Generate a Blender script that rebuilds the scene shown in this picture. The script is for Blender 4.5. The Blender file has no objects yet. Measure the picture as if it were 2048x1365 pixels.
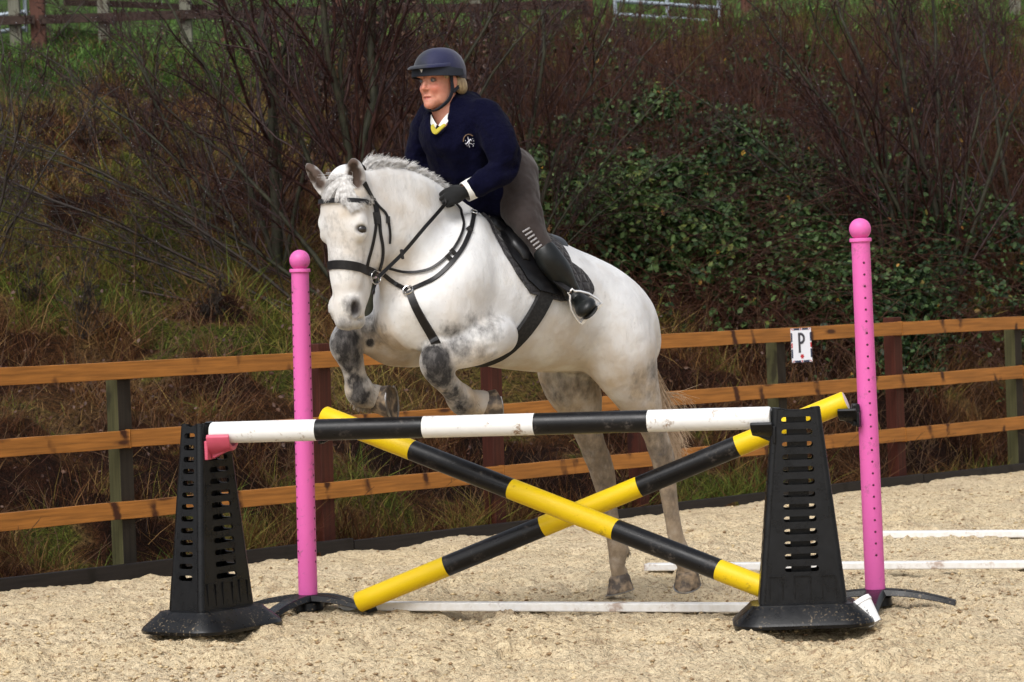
import bpy, bmesh, math, random
import numpy as np
from mathutils import Vector, Matrix
from mathutils.bvhtree import BVHTree
from mathutils.noise import noise as mnoise

S = bpy.context.scene
COL = S.collection
rad = math.radians

# ------------------------------------------------------------------ camera
CAM_H = 1.45
FPX = 6200.0                      # focal length in photo pixels (2048 wide)
cam = bpy.data.cameras.new("camera")
cam.lens = 36.0 * FPX / 2048.0
cam.sensor_width = 36.0
cam.clip_start = 0.5
cam.clip_end = 2000
cam.dof.use_dof = True
cam.dof.focus_distance = 14.0
cam.dof.aperture_fstop = 8.5
cam_ob = bpy.data.objects.new("camera", cam)
COL.objects.link(cam_ob)
ROLL = -0.036
PITCH = math.atan(82.0 / FPX)
cam_mat = Matrix.Translation((0, 0, CAM_H)) @ Matrix.Rotation(math.pi / 2 - PITCH, 4, 'X') @ Matrix.Rotation(ROLL, 4, 'Z')
cam_ob.matrix_world = cam_mat
S.camera = cam_ob
S.render.resolution_x = 1024
S.render.resolution_y = 682

# ------------------------------------------------------------------ light: a dull overcast day
SUN_EL, SUN_AZ = rad(50), rad(205)      # azimuth from +Y clockwise: behind the camera and a bit to its left
w = bpy.data.worlds.new("World"); S.world = w; w.use_nodes = True
nt = w.node_tree
bg = nt.nodes["Background"]
sky = nt.nodes.new("ShaderNodeTexSky"); sky.sky_type = 'NISHITA'; sky.sun_disc = False
sky.sun_elevation = SUN_EL; sky.sun_rotation = SUN_AZ
sky.air_density = 1.0; sky.dust_density = 4.0; sky.ozone_density = 1.0
hsv = nt.nodes.new("ShaderNodeHueSaturation"); hsv.inputs['Saturation'].default_value = 0.32
nt.links.new(sky.outputs[0], hsv.inputs['Color']); nt.links.new(hsv.outputs[0], bg.inputs[0])
bg.inputs[1].default_value = 0.135
sl = bpy.data.lights.new("sun", 'SUN'); sl.energy = 1.05; sl.angle = rad(35); sl.color = (1.0, 0.995, 0.985)
so = bpy.data.objects.new("sun", sl); COL.objects.link(so)
sd = Vector((math.sin(SUN_AZ) * math.cos(SUN_EL), math.cos(SUN_AZ) * math.cos(SUN_EL), math.sin(SUN_EL)))
so.rotation_euler = (-sd).to_track_quat('-Z', 'Y').to_euler()
S.view_settings.view_transform = 'Standard'
try: S.view_settings.look = 'None'
except Exception: pass
S.view_settings.exposure = 0.55
S.view_settings.gamma = 1.0
S.cycles.max_bounces = 6
S.cycles.diffuse_bounces = 3
S.cycles.glossy_bounces = 3
S.cycles.transparent_max_bounces = 6
S.cycles.caustics_reflective = False
S.cycles.caustics_refractive = False
S.cycles.use_denoising = True
S.cycles.sample_clamp_indirect = 4

# ------------------------------------------------------------------ helpers
CAMP = Vector((0, 0, CAM_H)); CROT = cam_mat.to_3x3()
def ray(px, py):
    d = CROT @ Vector(((px - 1024) / FPX, -(py - 682.5) / FPX, -1.0))
    return d
def P(px, py, y):
    d = ray(px, py)
    return CAMP + d * (y / d.y)
def G(px, py, z=0.0):
    d = ray(px, py)
    return CAMP + d * ((z - CAM_H) / d.z)
HA = rad(42)
HU = Vector((-math.cos(HA), -math.sin(HA), 0))       # the horse's forward
HN = Vector((math.sin(HA), -math.cos(HA), 0))        # the horse's left
H0 = Vector((0.543, 14.9, 0)) + HN * 0.15            # ground point on its midline by the hind feet
def H(px, py, m):
    d = ray(px, py)
    t = ((H0 + HN * m - CAMP).dot(HN)) / d.dot(HN)
    return CAMP + d * t
def toL(p):
    q = Vector(p) - H0
    return Vector((q.dot(HU), q.dot(HN), q.z))
HMAT = Matrix.Translation(H0) @ Matrix((( HU.x, HN.x, 0), (HU.y, HN.y, 0), (0, 0, 1))).to_4x4()
def HL(px, py, m): return toL(H(px, py, m))
def project(p):
    q = cam_mat.inverted() @ Vector(p)
    return (1024 + FPX * q.x / -q.z, 682.5 - FPX * q.y / -q.z)

def tag(o, label=None, cat=None, group=None, kind=None):
    if label: o['label'] = label
    if cat: o['category'] = cat
    if group: o['group'] = group
    if kind: o['kind'] = kind
    return o
def empty(name, loc, label, cat, group=None, rotz=0):
    o = bpy.data.objects.new(name, None); COL.objects.link(o)
    o.location = loc; o.rotation_euler = (0, 0, rotz); o.empty_display_size = 0.1
    bpy.context.view_layer.update()
    return tag(o, label, cat, group)
def link(name, me, mats=(), parent=None, mw=None, smooth=True):
    o = bpy.data.objects.new(name, me); COL.objects.link(o)
    for m in (mats if isinstance(mats, (list, tuple)) else [mats]): me.materials.append(m)
    if smooth and len(me.polygons): me.polygons.foreach_set('use_smooth', [True] * len(me.polygons))
    if mw is not None: o.matrix_world = mw
    if parent is not None:
        o.parent = parent
        o.matrix_parent_inverse = parent_matrix(parent).inverted()
    return o
def parent_matrix(o):
    m = o.matrix_basis.copy()
    if o.parent: m = parent_matrix(o.parent) @ o.matrix_parent_inverse @ m
    return m
def mesh_np(name, V, F, nside=None):
    """V (n,3), F (m,k) array of equal-size faces"""
    me = bpy.data.meshes.new(name)
    V = np.asarray(V, dtype=np.float32); F = np.asarray(F, dtype=np.int32)
    k = F.shape[1]
    me.vertices.add(len(V)); me.vertices.foreach_set('co', V.ravel())
    me.loops.add(F.size); me.loops.foreach_set('vertex_index', F.ravel())
    me.polygons.add(len(F)); me.polygons.foreach_set('loop_start', np.arange(0, F.size, k, dtype=np.int32))
    me.polygons.foreach_set('loop_total', np.full(len(F), k, dtype=np.int32))
    me.update(calc_edges=True); me.validate()
    return me
def attr(me, name, vals):
    a = me.attributes.new(name, 'FLOAT', 'POINT'); a.data.foreach_set('value', np.asarray(vals, dtype=np.float32))

class MB:
    """collects faces for one mesh"""
    def __init__(s): s.v = []; s.f = []; s.mi = []
    def add(s, vs, fs, mi=0):
        n = len(s.v); s.v += [tuple(v) for v in vs]; s.f += [tuple(i + n for i in f) for f in fs]; s.mi += [mi] * len(fs)
    def box(s, c, size, rot=None, mi=0, mat=None):
        hx, hy, hz = size[0] / 2, size[1] / 2, size[2] / 2
        vs = [Vector((x, y, z)) for x in (-hx, hx) for y in (-hy, hy) for z in (-hz, hz)]
        if rot is not None: vs = [rot @ v for v in vs]
        vs = [v + Vector(c) for v in vs]
        if mat is not None: vs = [mat @ v for v in vs]
        s.add(vs, [(0, 1, 3, 2), (4, 6, 7, 5), (0, 4, 5, 1), (2, 3, 7, 6), (0, 2, 6, 4), (1, 5, 7, 3)], mi)
    def tube(s, pts, rads, n=8, mi=0, cap=True, flat=1.0, upv=None):
        pts = [Vector(p) for p in pts]
        if not isinstance(rads, (list, tuple, np.ndarray)): rads = [rads] * len(pts)
        rings = []; up = None
        for i, p in enumerate(pts):
            t = (pts[min(i + 1, len(pts) - 1)] - pts[max(i - 1, 0)]).normalized()
            if up is None:
                up = Vector(upv) if upv is not None else (Vector((0, 0, 1)) if abs(t.z) < .9 else Vector((1, 0, 0)))
            a = (up - t * up.dot(t)).normalized(); b = t.cross(a); up = a
            rings.append([p + (a * math.cos(2 * math.pi * k / n) * flat + b * math.sin(2 * math.pi * k / n)) * rads[i] for k in range(n)])
        vs = [v for r in rings for v in r]; fs = []
        for i in range(len(rings) - 1):
            for k in range(n):
                fs.append((i * n + k, i * n + (k + 1) % n, (i + 1) * n + (k + 1) % n, (i + 1) * n + k))
        if cap:
            fs.append(tuple(range(n - 1, -1, -1))); fs.append(tuple(range((len(rings) - 1) * n, len(rings) * n)))
        s.add(vs, fs, mi)
    def lathe(s, prof, n=32, base=(0, 0, 0), M=None, mi=0):
        vs = []; fs = []
        for (r, z) in prof:
            for k in range(n):
                a = 2 * math.pi * k / n
                v = Vector((r * math.cos(a), r * math.sin(a), z)) + Vector(base)
                vs.append(M @ v if M is not None else v)
        for i in range(len(prof) - 1):
            for k in range(n): fs.append((i * n + k, i * n + (k + 1) % n, (i + 1) * n + (k + 1) % n, (i + 1) * n + k))
        s.add(vs, fs, mi)
    def mesh(s, name):
        me = bpy.data.meshes.new(name); me.from_pydata([tuple(v) for v in s.v], [], s.f); me.update()
        return me
    def build(s, name, mats, parent=None, smooth=True, bevel=0, mw=None, auto=None):
        me = s.mesh(name)
        o = link(name, me, mats, parent, mw, smooth)
        if len(me.polygons) == len(s.mi): me.polygons.foreach_set('material_index', s.mi)
        if bevel:
            b = o.modifiers.new('bevel', 'BEVEL'); b.width = bevel; b.segments = 2; b.limit_method = 'ANGLE'; b.angle_limit = rad(40)
        if smooth and auto is not False:
            set_auto(me, auto or 35)
        return o
def set_auto(me, deg):
    me.update()
    bm = bmesh.new(); bm.from_mesh(me)
    bmesh.ops.recalc_face_normals(bm, faces=bm.faces)
    for e in bm.edges:
        if len(e.link_faces) == 2 and e.calc_face_angle(0) > rad(deg): e.smooth = False
    bm.to_mesh(me); bm.free()

def plate(name, outlines, thick, bevel=0.0):
    """flat shape with holes (even-odd) as a solid plate in XY; returns a mesh"""
    cu = bpy.data.curves.new(name, 'CURVE'); cu.dimensions = '2D'; cu.fill_mode = 'BOTH'
    cu.extrude = thick / 2; cu.bevel_depth = bevel; cu.bevel_resolution = 1
    for pts in outlines:
        sp = cu.splines.new('POLY'); sp.points.add(len(pts) - 1); sp.use_cyclic_u = True
        for i, p in enumerate(pts): sp.points[i].co = (p[0], p[1], 0, 1)
    o = bpy.data.objects.new(name, cu); COL.objects.link(o)
    dg = bpy.context.evaluated_depsgraph_get()
    me = bpy.data.meshes.new_from_object(o.evaluated_get(dg))
    bpy.data.objects.remove(o); bpy.data.curves.remove(cu)
    me.materials.clear()
    return me
def text_mesh(body, size, thick=0.0008):
    cu = bpy.data.curves.new('txt', 'FONT'); cu.body = body; cu.size = size; cu.extrude = thick
    cu.align_x = 'CENTER'; cu.align_y = 'CENTER'
    o = bpy.data.objects.new('txt', cu); COL.objects.link(o)
    dg = bpy.context.evaluated_depsgraph_get()
    me = bpy.data.meshes.new_from_object(o.evaluated_get(dg))
    bpy.data.objects.remove(o); bpy.data.curves.remove(cu)
    me.materials.clear()
    return me

# ------------------------------------------------------------------ numpy noise
def _hash(ix, iy, iz, seed=0):
    h = (ix * 374761393 + iy * 668265263 + iz * 2147483647 + seed * 144665) & 0x7fffffff
    h = (h ^ (h >> 13)) * 1274126177 & 0x7fffffff
    return ((h ^ (h >> 16)) & 0xffff) / 65535.0
def vnoise(x, y, z=None, seed=0):
    x = np.asarray(x, float); y = np.asarray(y, float); z = np.zeros_like(x) if z is None else np.asarray(z, float)
    ix = np.floor(x).astype(np.int64); iy = np.floor(y).astype(np.int64); iz = np.floor(z).astype(np.int64)
    fx = x - ix; fy = y - iy; fz = z - iz
    fx = fx * fx * (3 - 2 * fx); fy = fy * fy * (3 - 2 * fy); fz = fz * fz * (3 - 2 * fz)
    def c(a, b, d): return _hash(ix + a, iy + b, iz + d, seed)
    def lx(b, d): return c(0, b, d) * (1 - fx) + c(1, b, d) * fx
    def ly(d): return lx(0, d) * (1 - fy) + lx(1, d) * fy
    if not np.any(fz): return ly(0)
    return ly(0) * (1 - fz) + ly(1) * fz
def fbm(x, y, z=None, oct=4, seed=0):
    s = 0; a = .5; f = 1.0; t = 0
    for i in range(oct):
        s = s + a * vnoise(x * f, y * f, None if z is None else z * f, seed + i * 7); t += a; a *= .5; f *= 2.03
    return s / t

# ------------------------------------------------------------------ implicit modelling
class SDF:
    def __init__(s, lo, hi, vox):
        s.lo = np.array(lo, float); s.vox = vox
        s.n = np.ceil((np.array(hi) - s.lo) / vox).astype(int) + 1
        s.g = np.full(s.n, 0.3, dtype=np.float32)
        s.ax = [s.lo[i] + np.arange(s.n[i]) * vox for i in range(3)]
    def _win(s, lo, hi):
        a = np.clip(np.floor((np.array(lo) - s.lo) / s.vox).astype(int), 0, s.n)
        b = np.clip(np.ceil((np.array(hi) - s.lo) / s.vox).astype(int) + 1, 0, s.n)
        if np.any(b <= a): return None
        sl = tuple(slice(a[i], b[i]) for i in range(3))
        X = s.ax[0][sl[0]][:, None, None]; Y = s.ax[1][sl[1]][None, :, None]; Z = s.ax[2][sl[2]][None, None, :]
        return sl, X, Y, Z
    def _comb(s, sl, d, k, mode):
        a = s.g[sl]; d = d.astype(np.float32)
        if mode == 'cut':
            d = -d
            h = np.maximum(k - np.abs(a - d), 0) / k; s.g[sl] = np.maximum(a, d) + h * h * k * .25
        else:
            h = np.maximum(k - np.abs(a - d), 0) / k; s.g[sl] = np.minimum(a, d) - h * h * k * .25
    def cone(s, p0, r0, p1, r1, k=.03, sy=1.0, mode='add', pad=None):
        """rounded cone; sy squashes the lateral (axis 1) extent"""
        p0 = np.array(p0, float); p1 = np.array(p1, float); R = max(r0, r1) + k + 2 * s.vox + (pad or 0)
        w = s._win(np.minimum(p0, p1) - R, np.maximum(p0, p1) + R)
        if w is None: return
        sl, X, Y, Z = w
        c = (p0[1] + p1[1]) / 2
        Y = (Y - c) / sy + c; q0 = p0.copy(); q1 = p1.copy(); q0[1] = (p0[1] - c) / sy + c; q1[1] = (p1[1] - c) / sy + c
        d = q1 - q0; L2 = max(d.dot(d), 1e-9)
        t = np.clip(((X - q0[0]) * d[0] + (Y - q0[1]) * d[1] + (Z - q0[2]) * d[2]) / L2, 0, 1)
        dist = np.sqrt((X - q0[0] - t * d[0]) ** 2 + (Y - q0[1] - t * d[1]) ** 2 + (Z - q0[2] - t * d[2]) ** 2) - (r0 + (r1 - r0) * t)
        s._comb(sl, dist * min(1, sy ** .5), k, mode)
    def chain(s, pts, k=.03, sy=1.0, mode='add'):
        """a limb: one smooth tapering tube through the points, blended into the rest as a whole"""
        Pn = [np.array(p, float) for p, r in pts]; Rn = [r for p, r in pts]
        fine = [(Pn[0], Rn[0])]; n = len(Pn)
        for i in range(n - 1):
            a, b, c, d = Pn[max(i - 1, 0)], Pn[i], Pn[i + 1], Pn[min(i + 2, n - 1)]
            ra, rb, rc, rd = Rn[max(i - 1, 0)], Rn[i], Rn[i + 1], Rn[min(i + 2, n - 1)]
            for t in (.2, .4, .6, .8, 1.0):
                w = (-.5 * t + t * t - .5 * t ** 3, 1 - 2.5 * t * t + 1.5 * t ** 3, .5 * t + 2 * t * t - 1.5 * t ** 3, -.5 * t * t + .5 * t ** 3)
                fine.append((w[0] * a + w[1] * b + w[2] * c + w[3] * d, max(.004, w[0] * ra + w[1] * rb + w[2] * rc + w[3] * rd)))
        R = max(r for p, r in fine) * 1.05 + k + 2 * s.vox
        A = np.array([p for p, r in fine])
        w = s._win(A.min(0) - R, A.max(0) + R)
        if w is None: return
        sl, X, Y0, Z = w; best = None
        for (p0, r0), (p1, r1) in zip(fine[:-1], fine[1:]):
            c = (p0[1] + p1[1]) / 2; Y = (Y0 - c) / sy + c
            q0 = p0.copy(); q1 = p1.copy(); q0[1] = (p0[1] - c) / sy + c; q1[1] = (p1[1] - c) / sy + c
            d = q1 - q0; L2 = max(d.dot(d), 1e-9)
            t = np.clip(((X - q0[0]) * d[0] + (Y - q0[1]) * d[1] + (Z - q0[2]) * d[2]) / L2, 0, 1)
            ds = (np.sqrt((X - q0[0] - t * d[0]) ** 2 + (Y - q0[1] - t * d[1]) ** 2 + (Z - q0[2] - t * d[2]) ** 2) - (r0 + (r1 - r0) * t)) * min(1, sy ** .5)
            best = ds if best is None else np.minimum(best, ds)
        s._comb(sl, best, k, mode)
    def ell(s, c, r, R=None, k=.03, mode='add'):
        """ellipsoid; R 3x3 whose columns are its axes"""
        c = np.array(c, float); r = np.array(r, float); M = max(r) + k + 2 * s.vox
        w = s._win(c - M, c + M)
        if w is None: return
        sl, X, Y, Z = w
        x, y, z = X - c[0], Y - c[1], Z - c[2]
        if R is not None:
            R = np.array(R, float)
            x, y, z = (x * R[0, 0] + y * R[1, 0] + z * R[2, 0], x * R[0, 1] + y * R[1, 1] + z * R[2, 1], x * R[0, 2] + y * R[1, 2] + z * R[2, 2])
        k0 = np.sqrt((x / r[0]) ** 2 + (y / r[1]) ** 2 + (z / r[2]) ** 2)
        k1 = np.sqrt((x / r[0] ** 2) ** 2 + (y / r[1] ** 2) ** 2 + (z / r[2] ** 2) ** 2) + 1e-6
        s._comb(sl, k0 * (k0 - 1) / k1, k, mode)
    def sub(s, o):  # carve another field of the same shape
        s.g = np.maximum(s.g, -o.g)
    def mesh(s, name, smooth=1, noise=None):
        g = s.g
        ins = g < 0
        c = np.zeros(np.array(g.shape) - 1, dtype=np.int8)
        for i in (0, 1):
            for j in (0, 1):
                for k in (0, 1):
                    c += ins[i:g.shape[0] - 1 + i, j:g.shape[1] - 1 + j, k:g.shape[2] - 1 + k]
        act = (c > 0) & (c < 8)
        idx = -np.ones(act.shape, dtype=np.int64)
        cells = np.argwhere(act); idx[act] = np.arange(len(cells))
        acc = np.zeros((len(cells), 3)); cnt = np.zeros(len(cells))
        ci, cj, ck = cells.T
        for axis in range(3):
            for u in (0, 1):
                for v in (0, 1):
                    o0 = [0, 0, 0]; a, b = [x for x in range(3) if x != axis]; o0[a] = u; o0[b] = v
                    o1 = list(o0); o1[axis] = 1
                    g0 = g[ci + o0[0], cj + o0[1], ck + o0[2]]; g1 = g[ci + o1[0], cj + o1[1], ck + o1[2]]
                    m = (g0 < 0) != (g1 < 0)
                    t = np.where(m, g0 / np.where(m, g0 - g1, 1), 0)
                    p = np.array(o0, float)[None, :].repeat(len(cells), 0); p[:, axis] += t
                    acc += p * m[:, None]; cnt += m
        V = (cells + acc / cnt[:, None]) * s.vox + s.lo
        quads = []
        for axis in range(3):
            a, b = [(1, 2), (2, 0), (0, 1)][axis]
            sl0 = [slice(None)] * 3; sl1 = [slice(None)] * 3
            sl0[axis] = slice(0, -1); sl1[axis] = slice(1, None)
            x = ins[tuple(sl0)] != ins[tuple(sl1)]
            e = np.argwhere(x)
            e = e[(e[:, a] > 0) & (e[:, b] > 0) & (e[:, a] < g.shape[a] - 1) & (e[:, b] < g.shape[b] - 1)]
            inside = ins[e[:, 0], e[:, 1], e[:, 2]]
            def cell(da, db):
                q = e.copy(); q[:, a] -= da; q[:, b] -= db
                return idx[q[:, 0], q[:, 1], q[:, 2]]
            Q = np.stack([cell(0, 0), cell(1, 0), cell(1, 1), cell(0, 1)], 1)
            Q[~inside] = Q[~inside][:, ::-1]
            quads.append(Q)
        Q = np.concatenate(quads)
        Q = Q[(Q >= 0).all(1)]
        # laplacian smoothing
        E = np.concatenate([Q[:, [0, 1]], Q[:, [1, 2]], Q[:, [2, 3]], Q[:, [3, 0]]])
        deg = np.bincount(E.ravel(), minlength=len(V)).astype(float); deg[deg == 0] = 1
        for it in range(smooth):
            for lam in (.5, -.45):
                A = np.zeros_like(V)
                for ax in range(3):
                    A[:, ax] = np.bincount(E[:, 0], V[E[:, 1], ax], len(V)) + np.bincount(E[:, 1], V[E[:, 0], ax], len(V))
                V = V + lam * (A / deg[:, None] - V)
        if noise is not None: V = noise(V)
        me = mesh_np(name, V, Q)
        return me, V

# ------------------------------------------------------------------ materials
def mat(name, base=(.5, .5, .5), rough=.6, metal=0, spec=.5, noise=None, bump=None, sheen=0, coat=0):
    """noise: (scale, colour2, amount, detail) ; bump: (scale, strength, distance)"""
    m = bpy.data.materials.new(name); m.use_nodes = True
    N = m.node_tree.nodes; L = m.node_tree.links; b = N['Principled BSDF']
    b.inputs['Base Color'].default_value = (*base, 1); b.inputs['Roughness'].default_value = rough
    b.inputs['Metallic'].default_value = metal; b.inputs['Specular IOR Level'].default_value = spec
    if sheen: b.inputs['Sheen Weight'].default_value = sheen; b.inputs['Sheen Roughness'].default_value = .4
    if coat: b.inputs['Coat Weight'].default_value = coat; b.inputs['Coat Roughness'].default_value = .15
    tc = N.new('ShaderNodeTexCoord')
    if noise:
        sc, c2, amt, det = noise[:4]
        lo, hi = noise[4:6] if len(noise) > 4 else (.45, .65)
        n = N.new('ShaderNodeTexNoise'); n.inputs['Scale'].default_value = sc; n.inputs['Detail'].default_value = det
        r = N.new('ShaderNodeMapRange'); r.inputs[1].default_value = lo; r.inputs[2].default_value = hi; r.inputs[4].default_value = amt
        mx = N.new('ShaderNodeMix'); mx.data_type = 'RGBA'; mx.inputs[6].default_value = (*base, 1); mx.inputs[7].default_value = (*c2, 1)
        L.new(tc.outputs['Object'], n.inputs['Vector']); L.new(n.outputs[0], r.inputs[0]); L.new(r.outputs[0], mx.inputs[0]); L.new(mx.outputs[2], b.inputs['Base Color'])
    if bump:
        n = N.new('ShaderNodeTexNoise'); n.inputs['Scale'].default_value = bump[0]; n.inputs['Detail'].default_value = 4
        bp = N.new('ShaderNodeBump'); bp.inputs['Strength'].default_value = bump[1]; bp.inputs['Distance'].default_value = bump[2]
        L.new(tc.outputs['Object'], n.inputs['Vector']); L.new(n.outputs[0], bp.inputs['Height']); L.new(bp.outputs[0], b.inputs['Normal'])
    return m
class NG:
    """small node-graph helper"""
    def __init__(s, m):
        m.use_nodes = True; s.t = m.node_tree; s.N = s.t.nodes; s.L = s.t.links; s.b = s.N['Principled BSDF']
        s.tc = s.N.new('ShaderNodeTexCoord')
    def noise(s, scale, detail=4, vec=None, rough=.5, stretch=None, out=0):
        n = s.N.new('ShaderNodeTexNoise'); n.inputs['Scale'].default_value = scale; n.inputs['Detail'].default_value = detail; n.inputs['Roughness'].default_value = rough
        v = vec if vec is not None else s.tc.outputs['Object']
        if stretch:
            mp = s.N.new('ShaderNodeMapping'); mp.inputs['Scale'].default_value = stretch; s.L.new(v, mp.inputs[0]); v = mp.outputs[0]
        s.L.new(v, n.inputs['Vector']); return n.outputs[out]
    def vor(s, scale, vec=None, feat='F1', stretch=None, rnd=1.0):
        n = s.N.new('ShaderNodeTexVoronoi'); n.inputs['Scale'].default_value = scale; n.feature = feat; n.inputs['Randomness'].default_value = rnd
        v = vec if vec is not None else s.tc.outputs['Object']
        if stretch:
            mp = s.N.new('ShaderNodeMapping'); mp.inputs['Scale'].default_value = stretch; s.L.new(v, mp.inputs[0]); v = mp.outputs[0]
        s.L.new(v, n.inputs['Vector']); return n.outputs['Distance']
    def vor1(s, x, scale):
        n = s.N.new('ShaderNodeTexVoronoi'); n.voronoi_dimensions = '1D'; n.inputs['Scale'].default_value = scale; s.L.new(x, n.inputs['W']); return n.outputs['Distance']
    def xyz(s, v):
        n = s.N.new('ShaderNodeSeparateXYZ'); s.L.new(v, n.inputs[0]); return n.outputs
    def pos(s): return s.N.new('ShaderNodeNewGeometry').outputs['Position']
    def rng(s, x, a, b, c=0., d=1.):
        r = s.N.new('ShaderNodeMapRange'); s.L.new(x, r.inputs[0])
        for i, v in zip((1, 2, 3, 4), (a, b, c, d)): r.inputs[i].default_value = v
        return r.outputs[0]
    def mix(s, f, a, b, mode='MIX'):
        m = s.N.new('ShaderNodeMix'); m.data_type = 'RGBA'; m.blend_type = mode
        for i, v in ((0, f), (6, a), (7, b)):
            if isinstance(v, (tuple, list)): m.inputs[i].default_value = (*v, 1)
            elif isinstance(v, (int, float)): m.inputs[i].default_value = v
            else: s.L.new(v, m.inputs[i])
        return m.outputs[2]
    def math(s, op, a, b=None):
        m = s.N.new('ShaderNodeMath'); m.operation = op
        for i, v in ((0, a), (1, b)):
            if v is None: continue
            if isinstance(v, (int, float)): m.inputs[i].default_value = v
            else: s.L.new(v, m.inputs[i])
        return m.outputs[0]
    def attr(s, name, vec=False):
        a = s.N.new('ShaderNodeAttribute'); a.attribute_name = name; return a.outputs['Color' if vec else 'Fac']
    def rnd(s):
        return s.N.new('ShaderNodeObjectInfo').outputs['Random']
    def bump(s, h, strength, dist, prev=None):
        b = s.N.new('ShaderNodeBump'); b.inputs['Strength'].default_value = strength; b.inputs['Distance'].default_value = dist
        s.L.new(h, b.inputs['Height'])
        if prev is not None: s.L.new(prev, b.inputs['Normal'])
        return b.outputs[0]
    def set(s, **k):
        names = dict(color='Base Color', rough='Roughness', normal='Normal', metal='Metallic', spec='Specular IOR Level', sheen='Sheen Weight', coat='Coat Weight')
        for a, v in k.items():
            i = s.b.inputs[names[a]]
            if isinstance(v, (tuple, list)): i.default_value = (*v, 1)
            elif isinstance(v, (int, float)): i.default_value = v
            else: s.L.new(v, i)
# ================================================================== ground
RNG = np.random.default_rng(11)
KA = G(0, 1190); KB = G(2048, 947)
KD = (KB - KA).normalized(); KN = Vector((-KD.y, KD.x, 0))      # along the kerb, and away from the arena
if KN.y < 0: KN = -KN
KA2 = KA - KD * 9; KB2 = KB + KD * 9
def tdist(x, y): return (x - KA.x) * KN.x + (y - KA.y) * KN.y
def ykerb(x): return KA.y + (x - KA.x) * KD.y / KD.x
def bank_z(x, y):
    x = np.asarray(x, float); y = np.asarray(y, float)
    yk = np.clip(ykerb(x), 8, 26.5); t = tdist(x, y)
    s = np.clip((y - yk - .8) / (34.5 - yk - .8), 0, 1)
    z = .04 + 4.3 * s ** .88 + np.clip(y - 34.5, 0, 1e9) * .115 * np.exp(-np.clip(y - 90, 0, 1e9) / 300)
    z += (fbm(x * .6, y * .6, seed=3) - .5) * .55 * np.clip(t / 3, 0, 1) + (fbm(x * 2.0, y * 2.0, seed=9) - .5) * .42 * np.clip(t / 1.2, 0, 1)
    return z
def bz(x, y): return float(bank_z(np.array([x]), np.array([y]))[0])
def B(px, py, lo=12., hi=60.):
    """where the sight line through a photo point meets the bank"""
    ys = np.linspace(lo, hi, 400); d = ray(px, py); xs = d.x / d.y * ys; zs = CAM_H + d.z / d.y * ys
    g_ = zs - bank_z(xs, ys); i = np.argmax(g_ < 0)
    return Vector((xs[i], ys[i], float(bank_z(xs[i:i+1], ys[i:i+1])[0])))
def axis(parts):
    out = []
    for a, b_, st in parts: out += list(np.arange(a, b_, st))
    return np.array(out + [parts[-1][1]])
def grid_mesh(name, xs, ys, zf):
    X, Y = np.meshgrid(xs, ys); Z = zf(X, Y); V = np.stack([X, Y, Z], -1).reshape(-1, 3)
    nx, ny = len(xs), len(ys); i = np.arange(nx - 1)[None, :] + np.arange(ny - 1)[:, None] * nx
    F = np.stack([i, i + 1, i + nx + 1, i + nx], -1).reshape(-1, 4)
    return mesh_np(name, V, F)
def cells(x, y, s, seed, amt):
    """rounded lumps: nearest jittered cell centre"""
    gx = np.floor(x / s).astype(np.int64); gy = np.floor(y / s).astype(np.int64); best = np.full(x.shape, 9.)
    for i in (-1, 0, 1):
        for j in (-1, 0, 1):
            cx = (gx + i + _hash(gx + i, gy + j, 0 * gx, seed)) * s; cy = (gy + j + _hash(gx + i, gy + j, 0 * gx, seed + 5)) * s
            sz = .35 + .75 * _hash(gx + i, gy + j, 0 * gx, seed + 9)
            best = np.minimum(best, np.hypot(x - cx, y - cy) / s / sz)
    return amt * np.clip(1 - best * best, 0, 1)
def sand_z(x, y):
    cl = np.clip(fbm(x * 2.3, y * 2.3, seed=6, oct=3) * 2.2 - .55, .15, 1.2)
    z = (fbm(x * 1.2, y * 1.2, seed=1) - .5) * .045 + (fbm(x * 7, y * 7, seed=2, oct=3) - .5) * .026 + (fbm(x * 30, y * 30, seed=4, oct=2) - .5) * .022
    z += cells(x, y, .080, 21, .019) * cl + cells(x, y, .040, 31, .016) * cl + cells(x, y, .026, 37, .011)
    pits = np.clip(fbm(x * 3.1, y * 3.1, seed=14, oct=3) - .56, 0, 1) * .22
    z -= pits
    hp = cells(x, y, .62, 61, .060); z -= hp * np.clip(fbm(x * 5, y * 5, seed=66, oct=2) * 2 - .6, 0, 1)
    t = -tdist(x, y); z *= .45 + .55 * np.clip(t / 1.5, 0, 1); z += .030 * np.exp(-np.clip(t, 0, 9) / .5)
    fine = np.clip((y - 10.5) / .5, 0, 1)
    z = np.where(t < -.05, -.02, z - .012)
    return z * (.3 + .7 * fine)
us = axis([(-5.5, -.4, .5), (-.4, -.215, .02), (-.215, .215, .00092), (.215, .4, .02), (.4, 6, .5)])
ys = np.concatenate([axis([(-60, 2, 10), (2, 10.8, .7)])[:-1], 10.8 * np.exp(np.arange(0, math.log(25.2 / 10.8), .00095)), axis([(25.4, 30, .8), (30, 80, 10)])])
U_g, Y_g = np.meshgrid(us, ys); X_g = U_g * np.clip(Y_g, 10, 1e9)
nx, ny = len(us), len(ys); i_ = np.arange(nx - 1)[None, :] + np.arange(ny - 1)[:, None] * nx
sand_me = mesh_np('sand_arena', np.stack([X_g, Y_g, sand_z(X_g, Y_g)], -1).reshape(-1, 3), np.stack([i_, i_ + 1, i_ + nx + 1, i_ + nx], -1).reshape(-1, 4))
M_sand = bpy.data.materials.new('damp_sand'); g = NG(M_sand)
n1 = g.noise(5, 6, rough=.65); n2 = g.noise(26, 5, rough=.6); n3 = g.noise(1.1, 3); n4 = g.noise(120, 3)
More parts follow.
